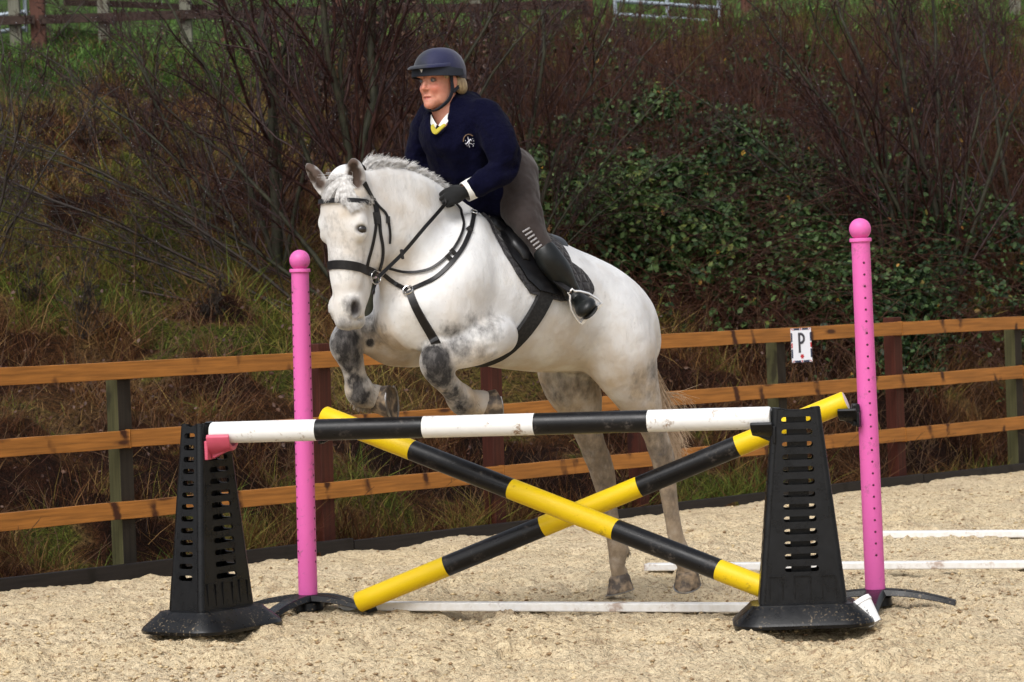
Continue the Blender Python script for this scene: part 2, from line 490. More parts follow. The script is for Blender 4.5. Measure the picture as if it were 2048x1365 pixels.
c = g.mix(g.rng(n2, .35, .68), (.69, .565, .36), (.51, .39, .235))
c = g.mix(g.rng(n3, .35, .65, 0, .45), c, (.66, .55, .385))
c = g.mix(g.rng(g.noise(2.2, 5, rough=.7), .53, .70, 0, .5), c, (.36, .26, .15))
c = g.mix(g.rng(n1, .56, .70, 0, .6), c, (.30, .205, .125))
c = g.mix(g.rng(g.noise(48, 5, rough=.7), .54, .64, 0, .85), c, (.22, .135, .070))
c = g.mix(g.rng(g.noise(17, 5, rough=.7), .58, .66, 0, .6), c, (.26, .165, .09))
c = g.mix(g.rng(g.vor(20), .20, .07, 0, .5), c, (.74, .62, .42))
c = g.mix(g.math('MULTIPLY', g.rng(g.vor(34), .16, .06), g.rng(n2, .5, .6)), c, (.13, .085, .05))
c = g.mix(g.rng(g.noise(300, 2), .62, .7, 0, .6), c, (.16, .12, .09))
g.set(color=c, rough=.85, spec=.25, normal=g.bump(n4, 1.0, .010, g.bump(g.noise(45, 4), 1.0, .022)))
link('sand_arena', sand_me, M_sand)['kind'] = 'structure'
# loose clods kicked up by hooves
rc = np.random.default_rng(5); N = 26000
Yc = 11 + 12.5 * rc.random(N) ** 1.3; Xc = rc.uniform(-.19, .19, N) * Yc; k = (tdist(Xc, Yc) < -.1) & (rc.random(N) < .15 + 2.4 * np.clip(fbm(Xc * 1.3, Yc * 1.3, seed=91, oct=3) - .40, 0, 1)); Xc, Yc = Xc[k], Yc[k]; N = len(Xc)
sc_ = (.0035 + .010 * rc.random(N) ** 3.2)
o_ = np.array([[1, 0, 0], [-1, 0, 0], [0, 1, 0], [0, -1, 0], [0, 0, 1], [0, 0, -.6], [.6, .6, .5], [-.6, .5, .4], [.5, -.6, .45], [-.5, -.6, .5]], float)
f_ = np.array([[4, 0, 6], [4, 6, 2], [4, 2, 7], [4, 7, 1], [4, 1, 9], [4, 9, 3], [4, 3, 8], [4, 8, 0], [0, 5, 6], [6, 5, 2], [2, 5, 7], [7, 5, 1], [1, 5, 9], [9, 5, 3], [3, 5, 8], [8, 5, 0]])
V_ = o_[None] * (.55 + .9 * rc.random((N, 10, 1))) * sc_[:, None, None] * np.array([1.15, 1, .75]) + np.stack([Xc, Yc, sand_z(Xc, Yc) + sc_ * .2], 1)[:, None, :]
clod = mesh_np('sand_clods', V_.reshape(-1, 3), (f_[None] + (np.arange(N) * 10)[:, None, None]).reshape(-1, 3)); attr(clod, 'tone', np.repeat(rc.random(N), 10))
M_clod = bpy.data.materials.new('sand_clod'); g = NG(M_clod); g.set(color=g.mix(g.rng(g.attr('tone'), .25, .8), (.60, .47, .28), (.27, .18, .10)), rough=.9, spec=.15)
o = link('sand_clods', clod, M_clod, smooth=False); tag(o, 'loose damp clods scattered over the churned arena sand', 'sand clods', kind='stuff')
xs = axis([(-160, -20, 14), (-20, -8, .8), (-8, 10, .12), (10, 24, .8), (24, 170, 14)])
ys = axis([(-60, 8, 8), (8, 14, .3), (14, 40, .12), (40, 70, .6), (70, 700, 12)])
def bank_full(x, y):
    z = bank_z(x, y); t = tdist(x, y)
    return np.where(t < -.02, -.35, np.where(t < .12, np.minimum(z, .05), z))
# what grows where, shared by the ground's colour and the grass on it: 0 dark russet .. .5 straw .. .6 moss .. .85 green
MOSS = [(B(px, py), r_) for px, py, r_ in ((130, 375, 2.3), (150, 385, 1.9), (40, 350, 1.0), (300, 480, 1.5), (60, 470, 1.0), (960, 470, 1.0), (330, 600, 1.3), (560, 620, 1.1), (60, 600, .8), (440, 700, .9), (470, 1050, .45), (640, 1010, .5), (120, 1080, .5), (1420, 990, .7), (760, 1010, .4), (170, 560, .8), (470, 560, .7), (850, 640, .8))]
def growth(X, Y):
    br = fbm(X * .9 + 9, Y * .9, seed=44, oct=4); m = np.zeros(np.shape(X))
    for q, r_ in MOSS: m = np.maximum(m, 1 - np.hypot(X - q.x, (Y - q.y) * .6) / r_)
    m = m + (fbm(X * 2.5, Y * 2.5, seed=45, oct=4) - .5) * 2.4 - .12
    tone = np.clip(.29 + (br - .5) * 1.6, .03, .54)
    k = np.clip((m - .15) / .3, 0, 1); tone = tone * (1 - k) + (.60 + .10 * fbm(X * 1.3, Y * 1.3, seed=46)) * k
    t = tdist(X, Y); k = np.clip((.55 - t) / .4, 0, 1) * np.clip((fbm(X * 1.5, Y * 1.5, seed=47) - .42) * 8, 0, 1); tone = tone * (1 - k) + .76 * k
    yth = 32.5 + np.interp(X, [-6, -1], [-4.8, 0]); k = np.clip((Y + (fbm(X * 1.2, Y * 1.2, seed=48) - .5) * 5 - yth) / 1.2, 0, 1); tone = tone * (1 - k) + (.84 + .14 * np.clip((Y - 34.5) / 3, 0, 1)) * k
    return tone
RAMP = ((0, (.014, .006, .004)), (.18, (.040, .014, .007)), (.36, (.092, .040, .015)), (.50, (.165, .098, .038)), (.60, (.125, .115, .022)), (.68, (.070, .088, .014)), (.85, (.048, .100, .020)), (1, (.105, .175, .048)))
def ramp_node(g, fac):
    r = g.N.new('ShaderNodeValToRGB'); g.L.new(fac, r.inputs[0]); e = r.color_ramp.elements
    e[0].position = 0; e[0].color = (*RAMP[0][1], 1); e[1].position = 1; e[1].color = (*RAMP[-1][1], 1)
    for p_, c_ in RAMP[1:-1]: q_ = e.new(p_); q_.color = (*c_, 1)
    return r.outputs[0]
X_, Y_ = np.meshgrid(xs, ys)
bank_me = grid_mesh('bank', xs, ys, bank_full); attr(bank_me, 'tone', growth(X_, Y_).ravel())
M_bank = bpy.data.materials.new('rough_wet_bank'); g = NG(M_bank)
n2 = g.noise(9, 5, rough=.65); n3 = g.noise(34, 4, rough=.7); n4 = g.noise(11, 5, stretch=(6, 6, 1), rough=.7)
c = ramp_node(g, g.math('ADD', g.attr('tone'), g.math('MULTIPLY', g.math('SUBTRACT', n2, .5), .30)))
c = g.mix(g.rng(n3, .40, .62, 0, .80), c, (.008, .005, .003))
c = g.mix(g.rng(n4, .50, .68, 0, .6), c, (.010, .006, .003))
g.set(color=c, rough=.95, spec=.08, normal=g.bump(n3, 1.0, .06, g.bump(n2, .8, .12)))
link('bank', bank_me, M_bank)['kind'] = 'structure'

# ================================================================== timber fence round the arena
def timber(name, col, dark, knot=.0, wet=.45, gs=(1, 22, 22)):
    m = bpy.data.materials.new(name); g = NG(m)
    sc = g.noise(3.0, 5, stretch=gs); s2 = g.noise(9, 4, stretch=(1, 30, 30)); r = g.rnd()
    v = g.N.new('ShaderNodeVectorMath'); v.operation = 'ADD'; g.L.new(g.tc.outputs['Object'], v.inputs[0])
    cm = g.N.new('ShaderNodeCombineXYZ'); g.L.new(g.math('MULTIPLY', r, 37.0), cm.inputs[0]); g.L.new(cm.outputs[0], v.inputs[1])
    c = g.mix(g.rng(sc, .35, .7), col, tuple(a * .55 for a in col))
    c = g.mix(g.rng(s2, .5, .75, 0, .35), c, tuple(a * .4 for a in col))
    if knot:
        kn = g.vor(1.0, vec=v.outputs[0], stretch=(2.2, 9, 9)); st = g.vor(1.0, vec=v.outputs[0], stretch=(3.1, 3.5, 3.5))
        n_ = g.noise(8, 4, vec=v.outputs[0])
        c = g.mix(g.math('MULTIPLY', g.rng(g.math('ADD', kn, g.math('MULTIPLY', n_, .25)), .30, .20), knot), c, dark)
        o_ = g.xyz(v.outputs[0]); W_ = g.math('ADD', g.math('ADD', o_[0], g.math('MULTIPLY', o_[1], 1.0)), g.math('MULTIPLY', o_[2], .25)); sl_ = g.math('ADD', g.vor1(W_, 2.4), g.math('MULTIPLY', g.math('SUBTRACT', g.noise(26, 3, vec=v.outputs[0]), .5), .12)); c = g.mix(g.math('MULTIPLY', g.rng(sl_, .085, .03), g.rng(g.noise(4, 3, vec=v.outputs[0]), .47, .56)), c, dark)
        c = g.mix(g.rng(g.noise(1.6, 3, vec=v.outputs[0]), .5, .7, 0, .4), c, tuple(a * .5 for a in col))
    g.set(color=c, rough=wet, spec=.25, normal=g.bump(s2, .35, .004))
    return m
M_rail = timber('orange_stained_rail', (.43, .170, .034), (.050, .014, .005), .95)
M_postr = timber('red_brown_post', (.070, .016, .008), (.02, .005, .003), .3, .6, (22, 22, 1))
M_postg = timber('lit_green_post', (.088, .082, .034), (.03, .026, .012), .2, .8, (22, 22, 1))  # left face of the green posts, coloured lighter as if lit
M_kerb = timber('wet_dark_kerb_board', (.020, .016, .015), (.008, .006, .005), .3, .4)
M_postd = timber('shaded_grey_brown_post', (.030, .023, .016), (.015, .01, .006), .3, .7, (22, 22, 1))  # remaining faces of the green posts, coloured darker as if shaded
fence = empty('timber_fence', KA + KN * .12, 'three-rail orange timber fence with square posts behind the sand arena', 'fence')
FO = KA + KN * .10; ang = math.atan2(KD.y, KD.x); Rf = Matrix.Rotation(ang, 4, 'Z')
def along(px):
    """distance along the fence line of a photo column"""
    d = ray(px, 800); n_ = KN; t = (FO - CAMP).dot(n_) / Vector((d.x, d.y, 0)).dot(n_); p = CAMP + d * t
    return (Vector((p.x, p.y, 0)) - FO).dot(KD)
posts = [(255, 1.13, 'g'), (656, 1.235, 'r'), (1000, 1.12, 'r'), (1290, 1.14, 'r'), (1572, 1.15, 'g'), (1807, 1.225, 'r'), (2046, 1.15, 'g')]
sp = [along(p[0]) for p in posts]; step = (sp[-1] - sp[0]) / 6
allp = [(s_, h, c) for s_, (px, h, c) in zip(sp, posts)]
allp += [(sp[0] - step * k, 1.14 + .03 * (k % 3), 'r' if k % 2 else 'g') for k in range(1, 5)] + [(sp[-1] + step * k, 1.14 + .03 * (k % 3), 'r') for k in range(1, 6)]
for s_, h, c in allp:
    p = FO + KD * s_ + KN * (.075)
    b = MB(); W = .098
    b.box((0, 0, (h + .1) / 2 - .1), (W, W, h + .1)); 
    M = Matrix.Translation(p) @ Rf @ Matrix.Rotation(RNG.normal(0, .006), 4, 'Y')
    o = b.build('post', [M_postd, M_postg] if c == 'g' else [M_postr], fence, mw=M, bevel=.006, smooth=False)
    if c == 'g': o.data.polygons[0].material_index = 1  # light painted per face: left side lit green, the rest shaded brown
ends = sorted(a[0] for a in allp); RH_ = .096
for zc in (1.142, .762, .372):
    k0 = 0 if zc != .762 else 1
    idx = list(range(k0, len(ends), 3))
    if idx[0] != 0: idx = [0] + idx
    if idx[-1] != len(ends) - 1: idx.append(len(ends) - 1)
    for a, c in zip(idx[:-1], idx[1:]):
        s0, s1 = ends[a], ends[c]; L_ = s1 - s0 - .006; n = 14
        b = MB(); vs = []; w1 = random.Random(int(a * 7 + zc * 100))
        sag = w1.uniform(-.004, .006)
        for i in range(n + 1):
            x = -L_ / 2 + L_ * i / n; dz = w1.gauss(0, .0012) - sag * math.sin(math.pi * i / n); dy = w1.gauss(0, .001)
            for y_, z_ in ((-.017, -RH_ / 2), (-.017, RH_ / 2), (.017, RH_ / 2), (.017, -RH_ / 2)): vs.append((x, y_ + dy, z_ + dz))
        fs = [(i * 4 + k, i * 4 + (k + 1) % 4, i * 4 + 4 + (k + 1) % 4, i * 4 + 4 + k) for i in range(n) for k in range(4)] + [(0, 1, 2, 3), (n * 4 + 3, n * 4 + 2, n * 4 + 1, n * 4)]
        b.add(vs, fs)
        M = Matrix.Translation(FO + KD * (s0 + s1) / 2 + Vector((0, 0, zc)) + KN * .006) @ Rf
        b.build('rail', M_rail, fence, mw=M, bevel=.003, smooth=False)
# kerb board holding the sand in
kb = empty('kerb_board', KA, 'low dark wet timber board edging the sand below the fence', 'edging board')
L_ = (KB2 - KA2).length; k = 0; s_ = 0
while s_ < L_:
    l = 2.9; c_ = KA2 + KD * (s_ + l / 2); b = MB(); b.box((0, 0, 0), (l - .008, .035, .20))
    M = Matrix.Translation(c_ + Vector((0, 0, -.015 + RNG.normal(0, .005)))) @ Rf @ Matrix.Rotation(RNG.normal(0, .0015), 4, 'Y')
    b.build('board', M_kerb, kb, mw=M, bevel=.004, smooth=False); s_ += l
# ================================================================== letter sign
sgp = along(1595); SC_ = FO + KD * sgp - KN * .018
d = ray(1595, 691); tt = (SC_ - CAMP).dot(KN) / d.dot(KN); SP = CAMP + d * tt
pxm = FPX / SP.y; SH = 68 / pxm; SW = 44 / pxm
sgn = empty('letter_sign', SP, 'white letter P sign with a red, white and blue border hung on the top rail', 'sign')
face = Vector((CAMP.x - SP.x, CAMP.y - SP.y, 0)).normalized(); face = (face * .75 - KN * .6).normalized()
SP = SP - KN * .035
Ms = Matrix.Translation(SP) @ (Matrix((Vector((-face.y, face.x, 0)), Vector((0, 0, 1)), face)).transposed().to_4x4()) @ Matrix.Rotation(rad(1.0), 4, 'Z')
M_sw = mat('glossy_white_sheet', (.72, .74, .80), .25); M_navy = mat('navy_print', (.010, .018, .055), .35); M_redp = mat('red_print', (.45, .02, .03), .35); M_ink = mat('charcoal_ink', (.035, .035, .045), .35)
b = MB(); b.box((0, 0, -.003), (SW, SH, .004)); b.build('panel', M_sw, sgn, mw=Ms, smooth=False)
def rect(x0, y0, x1, y1): return [(x0, y0), (x1, y0), (x1, y1), (x0, y1)]
hw, hh_ = SW / 2, SH / 2; bw = SW * .085
b = MB()
def pl(pts, mi, z=.0008): b.add([(x, y, -.001 + z) for x, y in pts], [tuple(range(len(pts)))], mi)
for sg in (1, -1):      # top and bottom strips, then the sides: navy blocks parted by white, a red bar in the middle, red slashes at the corners
    y0, y1 = sorted((sg * hh_ * .995, sg * (hh_ - bw)))
    for q in (1, -1):
        x0, x1 = sorted((q * hw * .12, q * hw * .72)); pl(rect(x0, y0, x1, y1), 0)
        pl([(q * hw * .98, sg * hh_ * .98), (q * hw * .88, sg * hh_ * .98), (q * hw * .70, sg * (hh_ - bw)), (q * hw * .80, sg * (hh_ - bw))], 1, .0012)
    pl(rect(-hw * .06, y0, hw * .06, y1), 1)
    x0, x1 = sorted((sg * hw * .995, sg * (hw - bw * .8)))
    for q in (1, -1):
        y0, y1 = sorted((q * hh_ * .22, q * hh_ * .74)); pl(rect(x0, y0, x1, y1), 0)
    pl(rect(x0, -hh_ * .15, x1, hh_ * .15), 1)
b.build('border', [M_navy, M_redp], sgn, mw=Ms, smooth=False)
# the letter: a stem and a bowl
st = hw * .24; arc = lambda rx, ry, cx, cy, a0, a1, n=14: [(cx + rx * math.cos(rad(a0 + (a1 - a0) * i / n)), cy + ry * math.sin(rad(a0 + (a1 - a0) * i / n))) for i in range(n + 1)]
x0 = -hw * .30; top = hh_ * .74; bot = -hh_ * .44; mid = hh_ * .06
outer = [(x0, bot), (x0 + st * .85, bot), (x0 + st * .85, mid)] + arc(hw * .42, (top - mid) / 2, hw * -.05, (top + mid) / 2, -90, 90) + [(x0, top)]
inner = [(x0 + st * .85, mid + st)] + arc(hw * .42 - st * .85, (top - mid) / 2 - st, hw * -.05, (top + mid) / 2, -90, 90) + [(x0 + st * .85, top - st)]
link('letter', plate('letter', [outer, inner], .0012), M_ink, sgn, Ms @ Matrix.Translation((0, 0, .0004)), smooth=False)
b = MB()
for y_, w2 in ((-.58, .14), (-.66, .18), (-.74, .12)): b.add([(-hw * w2 + hw * .02, hh_ * y_ - .005, 0), (hw * w2 + hw * .02, hh_ * y_ - .005, 0), (hw * w2 + hw * .02, hh_ * y_ + .004, 0), (-hw * w2 + hw * .02, hh_ * y_ + .004, 0)], [(0, 1, 2, 3)])
b.build('crown_mark', M_redp, sgn, mw=Ms, smooth=False)
# ================================================================== upper fence and gates at the top of the bank
M_old = timber('weathered_brown_timber', (.060, .038, .030), (.03, .02, .015), .3, .85)
M_oldg = timber('weathered_pale_timber', (.20, .195, .15), (.08, .07, .05), .3, .9, (22, 22, 1))
M_oldr = timber('old_red_brown_timber', (.12, .055, .04), (.04, .02, .015), .3, .9, (22, 22, 1))
uf = empty('field_fence', (-3, 35.4, bz(-3, 35.4)), 'old weathered post-and-rail fence along the top of the bank', 'fence')
def UY(x): return 35.4 + .22 * (x + 5.5)
def uz(x): return 4.43 + .02 * (x + 5.5)
pz = [(-13.2, 'g'), (-11.0, 'r'), (-8.4, 'g'), (-5.52, 'g'), (-5.27, 'r'), (-4.55, 'g'), (-3.62, 'g'), (-1.9, 'r'), (-.3, 'g'), (1.05, 'r')]
pz2 = [(2.95, 'r'), (4.6, 'r'), (6.3, 'g'), (8.2, 'r'), (10.2, 'g')]
for x, c in pz + pz2:
    hgt = 1.25 + RNG.uniform(-.08, .12); wd = .17 if abs(x + 5.27) < .1 else .13
    b = MB(); b.box((0, 0, hgt / 2 - .3), (wd, .12, hgt + .6)); y = UY(x) + .02
    b.build('post', M_oldr if c == 'r' else M_oldg, uf, mw=Matrix.Translation((x, y, uz(x) - .15)) @ Matrix.Rotation(RNG.normal(0, .02), 4, 'Y'), bevel=.012, smooth=False)
def urail(x0, x1, h0, h1, hh, m, dy=-.09):
    a = Vector((x0, UY(x0) + dy, uz(x0) + h0)); c = Vector((x1, UY(x1) + dy, uz(x1) + h1)); n = 6; b = MB(); vs = []
    ax = (c - a)
    for i in range(n + 1):
        p = a + ax * i / n + Vector((0, 0, RNG.normal(0, .006)))
        for y_, z_ in ((-.02, -hh / 2), (-.02, hh / 2), (.02, hh / 2), (.02, -hh / 2)): vs.append(p + Vector((0, y_, z_)))
    b.add(vs, [(i * 4 + k, i * 4 + (k + 1) % 4, i * 4 + 4 + (k + 1) % 4, i * 4 + 4 + k) for i in range(n) for k in range(4)] + [(0, 1, 2, 3), (n * 4 + 3, n * 4 + 2, n * 4 + 1, n * 4)])
    b.build('rail', m, uf, smooth=False)
for h in (.40, .82, 1.2):
    urail(-13.2, -5.3, h, h, .10, M_old); urail(-5.25, -1.9, h, h - .02, .10, M_old); urail(-1.88, 1.05, h - .02, h - .05, .10, M_old)
    urail(2.95, 6.3, h + .02, h + .04, .09, M_old); urail(6.32, 10.2, h + .04, h + .05, .09, M_old)
urail(-5.0, -3.4, .62, .50, .07, M_old, .25)
M_galv = mat('galvanised_tube', (.38, .44, .50), .45, metal=.55, noise=(30, (.25, .28, .30), .5, 3))
def gate(p0, p1, hs_, label):
    gt = empty('metal_gate', p0, label, 'gate', 'metal gates at the top of the bank')
    for h in hs_:
        b = MB(); b.tube([p0 + Vector((0, 0, h)), p1 + Vector((0, 0, h))], .026, 8); b.build('bar', M_galv, gt)
    for p in (p0, p1, p0.lerp(p1, .5)):
        b = MB(); b.tube([p + Vector((0, 0, hs_[0] - .04)), p + Vector((0, 0, hs_[-1] + .04))], .024, 8); b.build('upright', M_galv, gt)
def UP(px, py, dy=-.14):
    d = ray(px, py); y = 36.5
    for _ in range(6): y = UY(d.x / d.y * y) + dy
    return CAMP + d * (y / d.y)
g0 = UP(1232, 58); g1 = UP(1440, 73)
gate(g0, g1, (-.16, 0, .17, .335, .52, .70, .9), 'grey tubular metal gate at the right of the bank top')
g0 = UP(-60, 72, .05); g1 = UP(52, 57, .05)
gate(g0, g1, (0, .19, .38, .57, .78), 'grey tubular metal gate at the left corner of the bank top')
# ================================================================== the jump
# --- white ground rails lying on the sand
M_wr = bpy.data.materials.new('scuffed_white_plastic'); g = NG(M_wr)
n1 = g.noise(7, 5, rough=.65); n2 = g.noise(40, 4)
c = g.mix(g.rng(n2, .4, .7), (.74, .73, .71), (.66, .64, .60))
c = g.mix(g.math('MULTIPLY', g.rng(n1, .60, .68), .75), c, (.30, .19, .13))
g.set(color=c, rough=.55)
def ground_rail(a, b_, hgt, dep, label):
    d = (b_ - a); L_ = d.length; b = MB(); b.box((0, 0, hgt / 2 + .004), (L_, dep, hgt))
    M = Matrix.Translation((a + b_) / 2) @ Matrix.Rotation(math.atan2(d.y, d.x), 4, 'Z')
    o = b.build('ground_rail', M_wr, mw=M, bevel=.006, smooth=False)
    tag(o, label, 'ground rail', 'white ground rails')
a = G(683, 1222); c = G(1540, 1226); ground_rail(Vector((a.x, a.y, 0)), Vector((a.x, a.y, 0)) + (Vector((c.x, c.y, 0)) - Vector((a.x, a.y, 0))) * 1.12, .040, .075, 'long scuffed white rail lying on the sand directly under the crossed poles')
a = G(1292, 1143); c = G(2048, 1138); ground_rail(a, a + (c - a) * 1.35, .038, .08, 'white rail on the sand whose left end shows behind the horse\'s hind hooves')
a = G(1745, 1078); c = G(2048, 1076); ground_rail(a, a + (c - a) * 2.2, .040, .08, 'farthest white rail on the sand right of the pink post')
# --- painted poles
def stripe_pole(p0, p1, bounds, cols, mats, label, ends=.0485):
    """bounds: fractions along the pole where the paint changes"""
    d = p1 - p0; L_ = d.length; r = ends; n = 32; b = MB(); fr = [0] + list(bounds) + [1]; fine = []
    for i in range(len(fr) - 1):
        k = 6
        for j in range(k): fine.append((fr[i] + (fr[i + 1] - fr[i]) * j / k, cols[i]))
    fine.append((1, None)); vs = []; fs = []; mi = []
    for f, _ in fine:
        for k in range(n): a = 2 * math.pi * k / n; vs.append((r * math.cos(a), r * math.sin(a), f * L_))
    for i in range(len(fine) - 1):
        for k in range(n): fs.append((i * n + k, i * n + (k + 1) % n, (i + 1) * n + (k + 1) % n, (i + 1) * n + k)); mi.append(fine[i][1])
    def cap(z, s_, base):
        nonlocal vs, fs, mi
        o = len(vs)
        for k in range(n): a = 2 * math.pi * k / n; vs.append((r * .9 * math.cos(a), r * .9 * math.sin(a), z + s_ * .006))
        for k in range(n):
            q = (base + k, base + (k + 1) % n, o + (k + 1) % n, o + k); fs.append(q if s_ > 0 else q[::-1]); mi.append(fine[-2][1] if s_ > 0 else fine[0][1])
        fs.append(tuple(range(o, o + n)) if s_ > 0 else tuple(range(o + n - 1, o - 1, -1))); mi.append(len(mats) - 1)
    cap(L_, 1, (len(fine) - 1) * n); cap(0, -1, 0)
    me = bpy.data.meshes.new('pole'); me.from_pydata(vs, [], fs); me.update()
    o = link('jump_pole', me, mats, None, Matrix.Translation(p0) @ d.to_track_quat('Z', 'Y').to_matrix().to_4x4())
    me.polygons.foreach_set('material_index', mi); set_auto(me, 40)
    return tag(o, label, 'jump pole', 'striped jump poles')
def paint(name, col, grime, amt, scale=9, thr=(.58, .68), rough=.4):
    m = bpy.data.materials.new(name); g = NG(m); n1 = g.noise(scale, 6, rough=.7); n2 = g.noise(70, 4); n3 = g.noise(3, 4, stretch=(1, 1, .3))
    c = g.mix(g.rng(n3, .4, .7, 0, .25), col, tuple(a * .75 + .02 for a in col))
    c = g.mix(g.math('MULTIPLY', g.math('MULTIPLY', g.rng(n1, *thr), g.rng(n2, .4, .55)), amt), c, grime)
    g.set(color=c, rough=g.rng(n1, .3, .7, rough - .05, rough + .15), spec=.3, normal=g.bump(g.noise(26, 4), .12, .004)); return m
M_pw = paint('white_pole_paint', (.76, .76, .75), (.24, .15, .08), .95, 11, (.56, .66), .35)
M_pb = paint('black_pole_paint', (.004, .004, .005), (.10, .085, .075), .6, 12, (.55, .68), .28)
M_py = paint('yellow_pole_paint', (.74, .51, .004), (.16, .08, .012), .85, 10, (.60, .70), .38)
M_pe = mat('cream_pole_end', (.78, .77, .72), .6)
# where the jump stands
WL = Vector((P(424, 1235, 14.05).x, 14.05, 0)); WR = Vector((P(1606, 1240, 13.36).x, 13.36, 0))
PLB = G(617, 1224); PRB = G(1752, 1215)

p0 = P(426, 866, 13.98); p1 = P(1539, 836, 13.34)
def frac(p0, p1, px):
    lo, hi = 0, 1
    for _ in range(40):
        m = (lo + hi) / 2
        if project(p0.lerp(p1, m))[0] < px: lo = m
        else: hi = m
    return m
stripe_pole(p0, p1, [frac(p0, p1, x) for x in (634, 848, 1070, 1297)], [0, 1, 0, 1, 0], [M_pw, M_pb, M_pe], 'horizontal black and white striped top pole resting in two cups')
a0 = P(650, 833, PLB.y - .10); a1 = G(1645, 1221, .055)
stripe_pole(a0, a1, [frac(a0, a1, x) for x in (826, 1023, 1233, 1438)], [0, 1, 0, 1, 0], [M_py, M_pb, M_pe], 'yellow and black crossed pole sloping down to the right, in front of the other')
b0 = G(718, 1205, .055); b1 = P(1690, 804, PRB.y - .02)
stripe_pole(b0, b1, [frac(b0, b1, x) for x in (893, 1085, 1279, 1475)], [0, 1, 0, 1, 0], [M_py, M_pb, M_pe], 'yellow and black crossed pole rising to the right behind the other')

# --- pink posts with ball tops on low black feet
M_pink = paint('pink_plastic', (.70, .125, .40), (.30, .10, .17), .75, 14, (.57, .68), .42)
M_hole = mat('dark_peg_hole', (.10, .012, .045), .8)
M_blk = bpy.data.materials.new('black_moulded_plastic'); g = NG(M_blk)
n1 = g.noise(13, 6, rough=.7); n2 = g.noise(90, 3)
low = g.rng(g.xyz(g.pos())[2], .13, .03, .0, .45)
c = g.mix(g.rng(n1, .4, .75, 0, .7), (.004, .0042, .005), (.010, .0105, .012))
c = g.mix(g.math('MULTIPLY', g.math('MULTIPLY', g.rng(n2, .60, .66), g.rng(g.noise(7, 3), .45, .58)), low), c, (.42, .32, .2))
g.set(color=c, rough=g.rng(n1, .35, .7, .22, .45), spec=.28, normal=g.bump(n2, .12, .003))
def pink_post(base, h, lean, hole_ang, label, n_holes=26, both=False, footrot=0):
    r = .0455
    root = empty('pink_post', base, label, 'jump post', 'pink jump posts')
    M = Matrix.Translation(base) @ Matrix.Rotation(lean, 4, 'Y')
    b = MB(); b.lathe([(r * 1.0, .04), (r * .98, h * .5), (r * .92, h)], 40, M=M); b.build('pole', M_pink, root)
    b = MB(); b.lathe([(.0, h + .012), (r * 1.06, h + .012), (r * 1.10, h + .006), (r * 1.10, h - .004), (r * .9, h - .006)], 40, M=M); b.build('collar', M_pink, root)
    b = MB(); rb = .0495; b.lathe([(rb * math.sin(t), h + .010 + rb * .86 - rb * math.cos(t)) for t in np.linspace(.45, math.pi - .001, 20)], 40, M=M); b.build('ball', M_pink, root)
    b = MB()
    for ha_ in (hole_ang if both else [hole_ang]):
        for k in range(n_holes):
            z = h - .10 - k * (h - .34) / (n_holes - 1); rr = r * (1 - .08 * z / h)
            q = Vector((rr * math.cos(ha_), rr * math.sin(ha_), z)); nrm = Vector((math.cos(ha_), math.sin(ha_), 0))
            b = MB(); b.tube([M @ (q - nrm * .004), M @ (q + nrm * .0012)], .0052, 10); b.build('peg_hole', M_hole, root, auto=False)
    b = MB(); b.lathe([(.075, .01), (.072, .045), (.056, .062), (.048, .066), (.048, .05)], 32, base=base); b.build('socket', M_blk, root)
    for k in range(4):
        a = footrot + k * math.pi / 2; dx, dy = math.cos(a), math.sin(a); b = MB(); pts = []; ww = []
        for i in range(12):
            t = i / 11; pts.append(base + Vector((dx * (.03 + .33 * t), dy * (.03 + .33 * t), .058 * (1 - t ** 1.8) + .022)))
        b = MB(); vs = []; fs = []
        for i, p in enumerate(pts):
            t = i / 11; w2 = .055 - .012 * t; th = .026 - .008 * t; s_ = Vector((-dy, dx, 0))
            vs += [p - s_ * w2 - Vector((0, 0, th)), p - s_ * w2 * .7 + Vector((0, 0, .004)), p + s_ * w2 * .7 + Vector((0, 0, .004)), p + s_ * w2 - Vector((0, 0, th))]
        fs = [(i * 4 + k2, i * 4 + (k2 + 1) % 4, i * 4 + 4 + (k2 + 1) % 4, i * 4 + 4 + k2) for i in range(11) for k2 in range(4)] + [(0, 1, 2, 3), (47, 46, 45, 44)]
        b.add(vs, fs); b.build('foot', M_blk, root, bevel=.003, auto=40)
    return root
def top_lean(base, tx, ty):
    top = P(tx, ty, base.y); h = top.z; return math.atan2(top.x - base.x, h), math.hypot(top.x - base.x, h)
ln, h = top_lean(PLB, 600, 543); h += 0
pink_post(PLB, h, ln, [rad(-152), rad(-24)], 'pink ball-topped jump post on the left, behind the left black wing', both=True, footrot=rad(-28))
ln2, h2 = top_lean(PRB, 1721, 482)
pink_post(PRB, h2, ln2, rad(-82), 'pink ball-topped jump post on the right, behind the right black wing', footrot=rad(-12))

